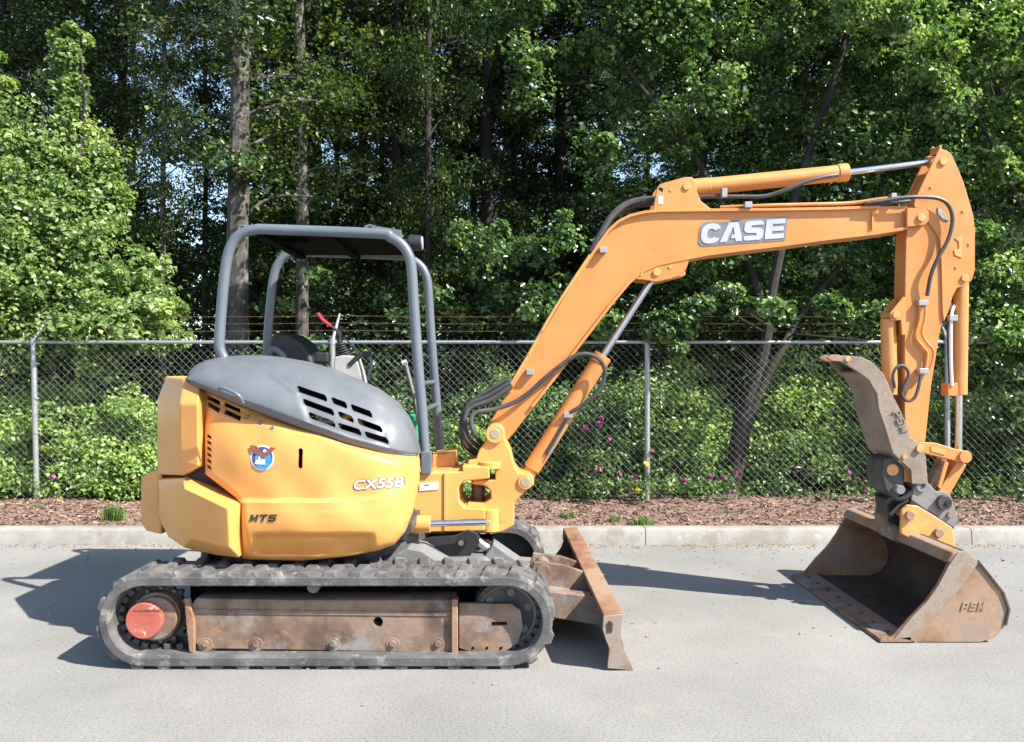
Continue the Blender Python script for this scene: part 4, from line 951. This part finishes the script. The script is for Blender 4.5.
# bucket cylinder on the back of the stick
BCc = MB().cyl(U(960.5, 283, .27), U(959, 395, .27), .052, 32).build('bucket_cylinder', M['orange'], EX, .006)
MB().cyl(U(959, 392, .27), U(958.5, 450, .27), .024, 20).build('cylinder_rod', M['steel_bright'], BCc)
MB().prism([(948, 383), (958, 383), (958, 396), (948, 396)], .20, .30).build('port_block', M['orange'], BCc, .004)
hose([(957, 300, .30), (952, 312, .22), (951, 330, .2), (951, 360, .2), (952, 386, .2)], .011, 'steel_pipe', 'white', BCc)
hose([(955, 295, .32), (950, 306, .25), (948, 325, .24), (948.5, 350, .24), (950, 384, .24)], .010, 'hose', 'rubber_hose', BCc)
MB().prism([(950, 315), (958, 315), (958, 321), (950, 321)], .18, .22).build('hose_clamp', M['galv'], BCc, .003)
# rocker links
for y_ in (.15, .375):
    MB().prism([(917, 444), (921, 442), (936, 443), (955, 449), (967, 451), (972, 455), (971, 461), (965, 464), (952, 460), (925, 453.5), (918, 451)], y_, y_+.03, ref=.15).build('rocker_link', M['orange'], EX, .005)
MB().prism([(931, 446), (946, 450), (945, 455), (931, 451)], .145, .152).build('link_recess', M['orange_worn'], EX)
MB().cyl(U(966, 457, .13), U(966, 457, .13)+Vector((0, .31, 0)), .042, 24).build('pin', M['orange'], EX, .005)
MB().cyl(U(921, 448, .13), U(921, 448, .13)+Vector((0, .31, 0)), .026, 24).build('pin', M['orange_worn'], EX, .004)
MB().prism([(958, 460), (967, 465), (950, 495), (938, 492)], .19, .36).build('bucket_link', M['orange'], EX, .008)
MB().prism([(942, 458), (948, 460), (936, 489), (929, 486)], .22, .30).build('guide_link', M['rust'], EX, .005)
MB().prism([(945, 461), (949, 463), (941, 489), (938, 487)], .15, .18).build('guide_link', M['orange'], EX, .003)
# ---- thumb
th = [(829, 358), (833, 355.8), (846, 355.5), (862, 357), (872, 362), (883, 373), (889, 385), (893, 396), (901, 411), (906, 425), (910, 437), (921, 445), (926, 457), (928, 484), (912, 484), (911, 470), (901, 461), (893, 453), (889, 440), (885, 427), (879, 409), (877, 394), (869, 380), (861, 374), (850, 367), (842, 362), (831, 360.2)]
TH = MB().prism(th, .085, .115).build('thumb', M['thumb_brown'], EX, .004)
def taper(o):
    xa_, xb_ = U(868, 0, .085).x, U(829, 0, .085).x
    for v_ in o.data.vertices:
        if v_.co.y > .25: v_.co.y -= .25*max(0, min(1, (xa_-v_.co.x)/(xa_-xb_)))
taper(MB().prism(th, .48, .51, ref=.085).build('thumb_plate', M['thumb_brown'], TH, .004))
taper(strip([(861, 373), (868, 379), (876, 393), (878, 409), (884, 427), (889, 441), (893, 453), (899, 459)], 3, .115, .48, .085, -1).build('thumb_web', M['thumb_brown'], TH, .003))
taper(strip([(846, 357), (862, 359), (871, 364), (881, 374), (887, 386)], 3, .115, .48, .085, 1).build('thumb_web', M['thumb_brown'], TH, .003))
tp = MB()
for y_ in (.088, .235): tp.prism([(827, 358), (831, 354.6), (840, 354.8), (841, 361.5), (833, 361)], y_-.004, y_+.028, ref=.084)
tp.build('thumb_tooth', M['rust_light'], TH, .004, split=True)
rv = MB()
for (a, b, y_) in ((848, 359, .077),): rv.cyl(U(a, b, y_), U(a, b, y_)+Vector((0, .01, 0)), .018, 10)
for (a, b) in ((905, 457), (920, 449)): rv.cyl(U(a, b, .065), U(a, b, .065)+Vector((0, .02, 0)), .014 if a == 905 else .022, 16)
rv.build('thumb_bolt', M['orange_worn'], TH, .002, split=True)
# thumb cylinder
TC = MB().cyl(U(888, 319, .24), U(890, 395, .24), .050, 28).build('thumb_cylinder', M['orange'], EX, .005)
MB().cyl(U(890, 395, .24), U(896, 440, .24), .024, 16).build('cylinder_rod', M['steel_bright'], TC)
for y_ in (.165, .30): MB().prism([(903, 297), (906, 297), (906, 335), (902, 335), (901, 320), (892, 321), (890, 313)], y_, y_+.03, ref=.165).build('cylinder_bracket', M['orange'], TC, .004)
MB().cyl(U(896.5, 315, .15), U(896.5, 315, .15)+Vector((0, .20, 0)), .024, 20).build('pin', M['orange_worn'], TC, .003)
# thumb base hardware
tbm = MB(); tbm.prism([(884, 459), (893, 457), (903, 466), (905, 490), (896, 500), (886, 490), (882, 475)], .14, .42, ref=.14); tbm.build('thumb_base', M['dark_steel'], TH, .01)
MB().cyl(U(893, 470, .13), U(893, 470, .13)+Vector((0, .20, 0)), .040, 20).build('thumb_bushing', M['orange_worn'], TH, .005)
MB().prism([(904, 468), (912, 472), (912, 482), (904, 482)], .15, .30).build('thumb_bushing', M['orange'], TH, .005)
MB().cyl(U(901, 490, .08), U(901, 490, .08)+Vector((0, .36, 0)), .030, 20).build('thumb_bushing', M['coupler_grey'], TH, .004)
# ---- quick coupler
cp = [(912, 496), (915, 484), (919, 479.5), (926, 480), (931, 486), (937, 492), (944, 491), (951, 496), (955, 508), (958.5, 521), (954, 528), (932, 514), (911, 500)]
CP = MB().prism(cp, .11, .145).build('quick_coupler', M['coupler_grey'], EX, .005)
MB().prism(cp, .42, .455, ref=.11).build('coupler_plate', M['coupler_grey'], CP, .005)
MB().prism([(911, 499), (932, 513), (954, 527), (952, 530), (931, 518), (909, 504)], .10, .46, ref=.11).build('coupler_rail', M['black'], CP, .004)
MB().prism([(902, 488), (915, 490), (935, 508), (945, 512), (940, 516), (905, 500)], .16, .40, ref=.16).build('coupler_core', M['dark_steel'], CP, .01)
pn = MB(); pn.cyl(U(922, 486.5, .095), U(922, 486.5, .095)+Vector((0, .38, 0)), .038, 24)
pn.build('pin', M['coupler_grey'], CP, .004)
pn = MB(); pn.cyl(U(945.5, 503, .07), U(945.5, 503, .07)+Vector((0, .42, 0)), .048, 24); pn.build('pin', M['dark_steel'], CP, .005)
pn = MB(); pn.cyl(U(948.5, 503, .06), U(948.5, 503, .06)+Vector((0, .02, 0)), .018, 16); pn.cyl(U(924, 486, .088), U(924, 486, .088)+Vector((0, .02, 0)), .010, 12); pn.build('pin_bolt', M['black'], CP, split=True)
pn = MB(); pn.cyl(U(950.5, 515, .095), U(950.5, 515, .095)+Vector((0, .02, 0)), .022, 6); pn.build('nut', M['rust'], CP, .003)
hg = MB(); hg.prism([(886, 499), (902, 490), (913, 496), (908, 506), (903, 520), (899, 527), (889, 520)], .20, .40, ref=.2); hg.build('coupler_latch', M['black'], CP, .01)
hg = MB(); hg.tube(crom([U(885, 505, .2), U(892, 498, .18), (U(902, 499, .14)), U(912, 492, .12)], 4), .018, 8); hg.tube(crom([U(890, 515, .16), U(899, 506, .15), U(909, 500, .13)], 4), .014, 8); hg.build('coupler_hook', M['dark_steel'], CP, split=True)
# ---- bucket
BN, BF = -.50, 1.16
def bpx(pts): return [(U(a, b, BN).x, max(.004, U(a, b, BN).z)) for a, b in pts]
outer = [(884, 640), (889, 644), (902, 645.5), (918, 644), (957, 644.5), (981, 643), (996, 637), (1006, 625), (1009.5, 609), (1003.5, 592), (991, 576), (978, 560), (966, 551)]
mouth = [(957, 552.5), (948, 565), (938, 584), (926, 601), (911, 616.5), (894, 636)]
side = bpx(outer+mouth)
oz = bpx(outer[1:]+[(957, 552)])
BK = empty('bucket', (0, 0, 0)); COL.objects.unlink(BK); bpy.data.objects.remove(BK)
def shell(poly, th_, y0, y1):
    P2 = [Vector(p_) for p_ in poly]; inn = []
    for i, p_ in enumerate(P2):
        t = (P2[min(i+1, len(P2)-1)]-P2[max(0, i-1)]).normalized(); inn.append(p_+Vector((-t.y, t.x))*th_)
    n_ = len(P2); q = P2+inn; vs = [(a.x, y0, a.y) for a in q]+[(a.x, y1, a.y) for a in q]; N2 = 2*n_; fs = []
    for i in range(n_-1):
        a, b, c_, d_ = i, i+1, n_+i+1, n_+i
        fs += [(a, b, c_, d_), (a+N2, d_+N2, c_+N2, b+N2), (a, a+N2, b+N2, b), (d_, c_, c_+N2, d_+N2)]
    fs += [(0, n_, n_+N2, N2), (n_-1, n_-1+N2, N2+N2-1, N2-1)]
    return MB().add(vs, fs)
BK = shell(oz, .02, BN+.02, BF-.02).build('bucket', M['rust_dark'], EX, ang=40, label='wide rust brown ditching bucket resting on the road')
for y_ in (BN, BF-.022): MB().prism3(side, y_, y_+.022).build('side_plate', M['rust_light'], BK, .004)
wear = bpx([(957, 552), (966, 550), (978, 562), (962, 585), (940, 610), (914, 637), (915, 641), (894, 637.5), (911, 617), (926, 601.5), (938, 584.5), (948, 565.5)])
for y_ in (BN-.010, BF): MB().prism3(wear, y_, y_+.0105).build('side_cutter', M['cutter_grey'], BK, .003)
rimp = [(a+Vector((0, 0))) for a in [Vector(p_) for p_ in bpx([(978, 560), (991, 576), (1003.5, 592), (1009.5, 609), (1006, 625)])]]
# back skin overhangs the side plate as a dark rim
shell([tuple(p_) for p_ in rimp], -.012, BN-.012, BF+.012).build('back_rim', M['rust_dark'], BK)
lipz = bpx([(882, 638)]); 
lp = MB(); lx = U(884, 640, BN).x
lp.add([(lx-.03, BN-.01, .006), (lx+.16, BN-.01, .006), (lx+.16, BN-.01, .040), (lx-.02, BN-.01, .022), (lx-.03, BF+.01, .006), (lx+.16, BF+.01, .006), (lx+.16, BF+.01, .040), (lx-.02, BF+.01, .022)], [(0, 1, 2, 3), (7, 6, 5, 4), (0, 4, 5, 1), (1, 5, 6, 2), (2, 6, 7, 3), (3, 7, 4, 0)])
LP = lp.build('cutting_edge', M['rust'], BK, .003)
bt = MB()
for i in range(8): yy = BN+.12+(BF-BN-.24)*i/7; bt.cyl((lx+.07, yy, .02), (lx+.07, yy, .038), .014, 12)
bt.build('edge_bolt', M['dark_steel'], LP, split=True)
tz = U(962, 553, BN)
tr_ = MB(); tr_.prism3([(tz.x-.09, tz.z-.05), (tz.x-.06, tz.z-.075), (tz.x+.02, tz.z-.06), (tz.x+.05, tz.z-.02), (tz.x+.0, tz.z+.012), (tz.x-.06, tz.z+.005)], BN-.004, BF+.004)
tr_.build('top_rail', M['rust_light'], BK, .012, label='pale worn tube along the top edge')
for y_ in (.06, .44): MB().prism([(902, 510), (908, 505), (918, 506), (935, 516), (953, 528), (956, 548), (938, 550), (912, 540), (901, 534)], y_, y_+.035, ref=.06).build('bucket_ear', M['orange_worn'], BK, .008)
MB().prism([(893, 500), (904, 508), (903, 545), (894, 541), (888, 520)], .22, .44, ref=.2).build('ear_brace', M['rust'], BK, .008)
pn = MB()
for (a, b) in ((911, 516), (940, 533.5)): pn.cyl(U(a, b, .03), U(a, b, .03)+Vector((0, .46, 0)), .030, 20)
pn.build('pin', M['rust_light'], BK, .005, split=True)
# ---- lettering
def text(body, px, py, hpx, Fy, mat, parent, name='lettering', slope=0, shear=.25, wide=1.0, bold=.02, lift=.004, ext=0.0, space=1.0, squash=None):
    cu = bpy.data.curves.new(name, 'FONT'); cu.body = body; cu.size = 1; cu.offset = bold; cu.extrude = .001 if ext else 0; cu.resolution_u = 5; cu.space_character = space
    to = bpy.data.objects.new('t', cu); COL.objects.link(to); bpy.context.view_layer.update()
    me = bpy.data.meshes.new_from_object(to.evaluated_get(bpy.context.evaluated_depsgraph_get())); bpy.data.objects.remove(to)
    sc = hpx/.70; ca, sa = math.cos(R(slope)), math.sin(R(slope))
    for v_ in me.vertices:
        x_, y_ = (v_.co.x*wide+v_.co.y*shear)*sc, v_.co.y*sc; X_ = px+x_*ca-y_*sa*-1*-1; Y_ = py-(y_*ca+x_*sa)
        yy = (Fy(X_, Y_) if callable(Fy) else Fy)-lift-(ext if v_.co.z > 0 else 0); v_.co = U(X_, Y_, yy)
    me.materials.clear(); me.materials.append(mat); return link(name, me, parent)
bf = Y0+.012
text('CX55B', 352, 490, 9.6, Fc, M['decal_grey'], cover, 'lettering_outline', slope=4, shear=.3, wide=1.28, bold=.05, lift=.003, space=1.02)
text('CX55B', 352.3, 489.8, 9.2, Fc, M['white'], cover, 'lettering', slope=4, shear=.3, wide=1.28, bold=.012, lift=.006, space=1.02)
if 0: text('MTS', 249, 521.5, 7.0, Fc, M['decal_black'], cover, 'lettering', slope=0, shear=.3, wide=1.45, bold=.004, lift=.004, space=1.03)
if 0: text('PSM', 958, 610, 9.5, BN, M['rust_light'], BK, 'raised_lettering', slope=-2, shear=.35, wide=1.0, bold=.03, lift=-.002, ext=.008)
if 0: text('PSM', 897.5, 434.5, 9, .085, M['thumb_brown'], TH, 'raised_lettering', slope=-65, shear=.1, wide=.8, bold=.03, lift=-.002, ext=.009)
GL = {'M': [(0, 0), (0, 1), (.27, 1), (.5, .42), (.73, 1), (1, 1), (1, 0), (.76, 0), (.76, .58), (.58, .08), (.42, .08), (.24, .58), (.24, 0)],
      'T': [(.36, 0), (.36, .76), (0, .76), (0, 1), (1, 1), (1, .76), (.64, .76), (.64, 0)],
      'S': [(0, .06), (.08, 0), (.88, 0), (1, .12), (1, .5), (.9, .6), (.28, .62), (.28, .78), (1, .78), (1, .95), (.92, 1), (.1, 1), (0, .9), (0, .5), (.1, .4), (.72, .38), (.72, .22), (0, .22)],
      'P': [(0, 0), (0, 1), (.9, 1), (1, .9), (1, .42), (.9, .32), (.301, .32), (.301, .53), (.70, .53), (.70, .80), (.30, .80), (.30, 0)]}
def blocks(body, px, py, h, w, gap, Fy, mat, par, name, shear=.3, lift=.004, ext=.003, rot=0):
    ca, sa = math.cos(R(rot)), math.sin(R(rot))
    for i, ch in enumerate(body):
        P_ = []
        for (a, b) in GL[ch]:
            x_ = i*(w+gap)+a*w+b*h*shear; y_ = b*h; X_ = px+x_*ca-y_*sa; Y_ = py-(x_*sa+y_*ca); P_.append(U(X_, Y_, (Fy(X_, Y_) if callable(Fy) else Fy)-lift))
        n_ = len(P_); MB().add(P_+[p_+Vector((0, ext, 0)) for p_ in P_], [tuple(range(n_)), tuple(range(2*n_-1, n_-1, -1))]+[(q_, (q_+1) % n_, n_+(q_+1) % n_, n_+q_) for q_ in range(n_)]).build(name, mat, par)
oval = lambda rx, ry, a0, a1, n_: [(.5+rx*math.copysign(abs(math.cos(t))**.8, math.cos(t)), .5+ry*math.copysign(abs(math.sin(t))**.8, math.sin(t))) for t in np.linspace(R(a0), R(a1), n_)]
GL['C'] = oval(.52, .52, 22, 330, 26)+oval(.20, .25, 322, 28, 18)
GL['A'] = [(-.12, 0), (.26, 1), (.76, 1), (1.08, 0), (.72, 0), (.68, .17), (.451, .17), (.49, .36), (.63, .36), (.53, .74), (.49, .74), (.30, .17), (.25, 0)]
GL['E'] = [(0, 0), (0, 1), (1, 1), (1, .76), (.36, .76), (.36, .62), (.94, .62), (.94, .39), (.36, .39), (.36, .25), (1, .25), (1, 0)]
GL['Z'] = [(.02, .05), (.10, 0), (.86, 0), (1.0, .12), (1.02, .46), (.88, .61), (.36, .65), (.36, .77), (.98, .77), (.96, .92), (.84, 1), (.14, 1), (.0, .88), (-.02, .55), (.12, .40), (.66, .36), (.66, .23), (0, .23)]
GL['B'] = [(.05, -.13), (.0, -.1), (-.035, .1), (-.035, .9), (.0, 1.08), (.04, 1.13), (.22, 1.10), (.25, .95), (.255, 1.10), (.49, 1.10), (.52, 1.02), (.54, 1.12), (.72, 1.12), (.745, 1.04), (.75, 1.12), (1.02, 1.12), (1.02, -.12), (.76, -.12), (.745, -.08), (.72, -.12), (.52, -.12), (.49, -.10), (.22, -.12)]
blocks('B', 701, 244.0, 19.2, 83, 0, Y0+.012, M['decal_grey'], BO, 'letter_outline', shear=.18, rot=4.0)
blocks('CAZE', 700.5, 243.8, 19.2, 19.2, 2.2, Y0+.012, M['decal_silver'], BO, 'letter', shear=.18, rot=4.0, lift=.008)
blocks('MTS', 249, 521.6, 7.0, 7.6, 1.6, Fc, M['decal_black'], cover, 'letter')
blocks('PSM', 961, 610.5, 8.2, 6.6, 1.4, BN, M['rust_light'], BK, 'raised_letter', lift=.007, ext=.009)
blocks('PSM', 893, 412, 7.5, 6, 2.2, .085, M['thumb_brown'], TH, 'raised_letter', lift=.010, ext=.012, rot=-66, shear=.1)
# round badge with a bird over blue
def decal(pts, mat, name, lift, par):
    P_ = [U(a, b, Fc(a, b)-lift) for a, b in pts]; m_ = MB(); n_ = len(P_); m_.add(P_+[p_+Vector((0, .002, 0)) for p_ in P_], [tuple(range(n_)), tuple(range(2*n_-1, n_-1, -1))]+[(i, (i+1) % n_, n_+(i+1) % n_, n_+i) for i in range(n_)])
    return m_.build(name, mat, par)
circ = lambda r_, cx=262.3, cy=457.8: [(cx+r_*.97*math.cos(t), cy+r_*1.05*math.sin(t)) for t in np.linspace(0, 2*math.pi, 40, endpoint=False)]
bdg = decal(circ(12.2), M['white'], 'badge', .004, cover); decal(circ(10.6), M['decal_navy'], 'badge_field', .007, bdg); decal(circ(8.6, 263, 460), M['decal_blue'], 'badge_field', .010, bdg)
decal([(249.5, 446), (252, 445), (257, 446.3), (261, 450.5), (264, 452.5), (267, 450), (271, 447.2), (275.5, 448), (272.5, 451), (268, 455), (264.5, 457.5), (261, 457), (258, 454.8), (254, 453.5), (251, 450.5)], M['decal_brown'], 'badge_bird', .013, bdg)
decal([(263, 450.3), (265, 449), (266.4, 450.8), (265, 452.4), (263.4, 452)], M['white'], 'bird_head', .015, bdg)
decal([(254.5, 464), (256.5, 459.5), (258, 461), (259, 455.5), (261, 460), (265, 459), (265, 464.5)], M['white'], 'badge_figure', .013, bdg)
# paint scuffs on cover
if 0: decal([(278, 444), (284, 446), (292, 447), (298, 449), (292, 449.2), (284, 448.2)], M['orange_worn'] if False else M['white'], 'scuff', .0025, cover).hide_render = False

# ---- canopy
nf = [(226, 362), (221, 352), (219.5, 340), (223, 292), (227, 260), (232, 244), (241, 234), (255, 229.5), (275, 229.5), (378, 233.5), (390, 237), (401, 244), (408, 254), (411.5, 268), (414, 306), (418, 363), (422, 410), (426, 470)]
NY, FYc = -.12, .98
fr3 = [U(a, b, NY) for a, b in nf]
CN = MB().tube(crom(fr3, 6), .0335, 18).build('canopy_frame', M['tube_grey'], EX)
off = Vector((0, FYc-NY, 0))
MB().tube(crom([p_+off for p_ in fr3], 6), .0335, 18).build('canopy_frame', M['tube_grey'], CN)
MB().prism([(421, 452), (431, 452), (431, 474), (421, 474)], NY-.045, NY+.045).build('post_foot', M['tube_grey'], CN, .004)
zt = U(0, 231, NY).z; xa, xb = U(262, 0, NY).x, U(392, 0, NY).x
rf = MB(); rf.box(xa, xb, NY+.02, FYc-.02, zt-.012, zt+.012); rf.build('roof_panel', M['hood_grey'], CN, .006)
MB().box(xa+.01, xb-.01, NY+.04, FYc-.04, zt-.0145, zt-.0125).build('roof_shade_sheet', M['matte_black'], CN)  # black sheet under the roof panel; shade of the underside set as colour
rf = MB()
for x_ in (xa, (xa+xb)/2, xb): rf.box(x_-.03, x_+.03, NY+.02, FYc-.02, zt-.045, zt-.014)
rf.box(xa+.02, xa+.25, NY+.2, NY+.23, zt-.05, zt-.014)
rf.build('roof_beam', M['matte_black'], CN, .004, split=True)
MB().prism([(363, 232), (364, 226), (369, 223.8), (376, 226), (401, 230), (402, 240), (390, 236)], NY-.01, NY+.02).build('roof_bracket', M['tube_grey'], CN, .003)
MB().cyl(U(370, 227.3, NY-.013), U(370, 227.3, NY), .010, 12).build('bracket_hole', M['black'], CN)
MB().tube(crom([U(238, 231, NY), U(240, 226.5, NY), U(245, 226, NY), U(247, 230, NY)], 4), .008, 8).build('lifting_eye', M['tube_grey'], CN)
wl = MB(); q = U(416, 243, .25); wl.cyl((q.x-.05, .25, q.z), (q.x+.04, .25, q.z), .055, 20); wl.box(q.x-.12, q.x-.03, .2, .3, q.z-.02, q.z+.02); wl.build('work_lamp', M['black'], CN, .006)
MB().cyl((q.x+.04, .25, q.z), (q.x+.046, .25, q.z), .045, 20).build('lamp_lens', M['decal_silver'], CN)
gb = MB()
for (py_, d_) in ((384, 8), (411, 8)):
    a_ = U(419 if py_ < 400 else 422, py_, NY); gb.tube([a_, Vector((a_.x, NY+.55, a_.z-.0)), Vector((a_.x, FYc, a_.z))], .016, 10)
gb.build('grab_bar', M['tube_grey'], CN, split=True)
# ---- seat and controls
SE = MB(); sp_ = [(-1.62, 1.18), (-1.70, 1.70), (-1.675, 1.76), (-1.63, 1.775), (-1.55, 1.765), (-1.46, 1.70), (-1.40, 1.60), (-1.36, 1.45), (-1.34, 1.20)]
x_off = U(268, 0, .30).x+1.70
SE.prism3([(a+x_off-.0, b+(U(0, 332, .3).z-1.775)) for a, b in sp_], .30, .72); se = SE.build('seat', M['black'], EX, .05, seg=4)
SE = MB(); SE.box(-1.62+x_off, -1.0+x_off, .26, .76, 1.12, 1.26); SE.build('seat_cushion', M['black'], se, .04, seg=3)
hose([(270, 352, .29), (274, 349, .285), (281, 353, .285), (285, 358, .285)], .022, 'seat_trim', 'tube_grey', se)
cs_ = MB(); cs_.prism([(333, 372), (334, 357), (343, 355), (356, 356), (361, 372), (366, 395), (333, 395)], .05, .22); cs_.build('console', M['console_white'], EX, .012)
b_ = MB(); q0, q1 = U(345, 357, .12), U(341, 345, .12)
for i in range(6): t_ = i/5; p_ = q0.lerp(q1, t_); b_.cyl(p_, p_+Vector((-.003, 0, .010)), .062-.034*t_, 16)
b_.build('lever_boot', M['black'], EX, .002)
hose([(341, 347, .12), (339.5, 338, .12), (340, 330, .12), (341.5, 326, .12)], .019, 'joystick', 'black', EX)
hose([(349, 366, .06), (354, 361, .06), (359, 356, .06), (363, 354, .06), (370, 355, .06)], .020, 'joystick', 'black', EX)
hose([(370, 357, .06), (371.5, 363, .06), (370.5, 370, .06), (368, 380, .06)], .009, 'console_rail', 'tube_grey', EX)
hose([(343, 337, .14), (352, 345, .14), (361, 354, .14)], .006, 'lever_rod', 'tube_grey', EX)
hose([(318, 313.5, .02), (323, 320, .02), (331, 326, .02)], .012, 'safety_lever', 'lever_red', EX)
hose([(331, 326, .02), (337, 331, .03), (340, 338, .05)], .010, 'lever_rod', 'black', EX)
if 0: hose([(338, 311, .02), (336.5, 322, .02), (333, 340, .02), (332.5, 352, .02), (333, 362, .02)], .017, 'grab_rail', 'white', EX)
hose([(402, 363.5, .35), (407, 362, .35)], .02, 'travel_lever', 'console_white', EX); hose([(405, 363, .35), (408, 373, .35), (411, 385, .35), (415, 400, .35), (418, 420, .35)], .013, 'travel_lever', 'dusty_grey', EX)
b_ = MB(); p_ = U(322, 356, .1); b_.box(p_.x-.05, p_.x+.05, .08, .16, p_.z-.05, p_.z+.03); b_.build('arm_rest', M['black'], EX, .02, seg=3)
# ---- hoses at the boom foot and along the boom
hz = [[(488, 452, .24), (473, 442, .1), (465, 425, .08), (469, 409, .10), (490, 400, .13), (512, 386, .15)],
      [(484, 456, .26), (470, 446, .14), (463, 428, .12), (468, 406, .14), (488, 396, .16), (511, 382, .17)],
      [(490, 450, .22), (477, 438, .06), (471, 424, .04), (475, 413, .06), (495, 409, .10), (515, 402, .13), (530, 392, .14)],
      [(481, 458, .30), (466, 446, .2), (461, 430, .18), (466, 408, .18), (486, 392, .18), (508, 379, .19)]]
for h_ in hz: hose(h_, .0155, 'hose', 'rubber_hose', EX)
hose([(530, 392, .14), (545, 378, .13), (560, 366, .13), (575, 356, .13), (588, 354, .13), (600, 360, .13), (605, 372, .14), (601, 386, .15), (590, 400, .16), (570, 413, .18)], .0145, 'hose', 'rubber_hose', EX)
hose([(570, 413, .18), (562, 428, .185), (552, 444, .19), (545, 454, .20)], .010, 'hose', 'rubber_hose', EX)
for dx in (0, 3.2, 6.4):
    hose([(511+dx*.8, 384+dx*.6, .16+dx*.02), (530+dx*.4, 352+dx*.3, .16+dx*.02), (548+dx*.3, 320, .16+dx*.02), (566+dx*.3, 291, .16+dx*.02), (590+dx*.2, 255, .16+dx*.02)], .010, 'steel_pipe', 'orange_worn', BO)
hose([(592, 252, .2), (602, 232, .22), (612, 216, .24), (625, 205, .26), (640, 200, .27), (655, 199, .27)], .024, 'hose', 'rubber_hose', BO)
hose([(590, 256, .26), (600, 236, .28), (612, 219, .30), (628, 208, .32), (655, 203, .32)], .018, 'hose', 'rubber_hose', BO)
hose([(699, 197, .22), (720, 196.5, .20), (742, 196.5, .19), (765, 196, .18), (785, 190, .17), (805, 182, .17), (825, 177, .18), (838, 175, .2)], .014, 'hose', 'rubber_hose', BO)
hose([(720, 207, .22), (760, 205.5, .2), (800, 204.5, .2), (850, 203, .2), (880, 199, .18), (900, 197.5, .17)], .012, 'steel_pipe', 'orange', BO)
hose([(865, 205, .24), (880, 204, .2), (900, 202, .18), (910, 201, .18)], .012, 'hose', 'rubber_hose', BO)
cl = MB()
for (a, b) in ((724, 193), (893, 198)): q = U(a, b, .17); cl.box(q.x-.018, q.x+.018, .15, .21, q.z-.03, q.z+.03)
cl.build('hose_clamp', M['galv'], BO, .003, split=True)
# ---- jug on the floor by the front post
jg = empty('jug', tuple(U(416, 440, .45))); tag(jg, 'small green jug with a blue top on the operator floor behind the front post', 'jug')
q = U(415, 432, .45); jb = MB(); jb.box(q.x-.045, q.x+.03, .38, .52, .80, U(0, 414, .45).z); jb.build('jug_body', M['jug_green'], jg, .02, seg=3)
q = U(425, 424, .45); jb = MB(); jb.box(q.x-.02, q.x+.02, .39, .51, .80, U(0, 420, .45).z); jb.build('jug_cap', M['jug_blue'], jg, .012, seg=3)
print('objects', len(bpy.data.objects), 'verts', sum(len(m_.vertices) for m_ in bpy.data.meshes))
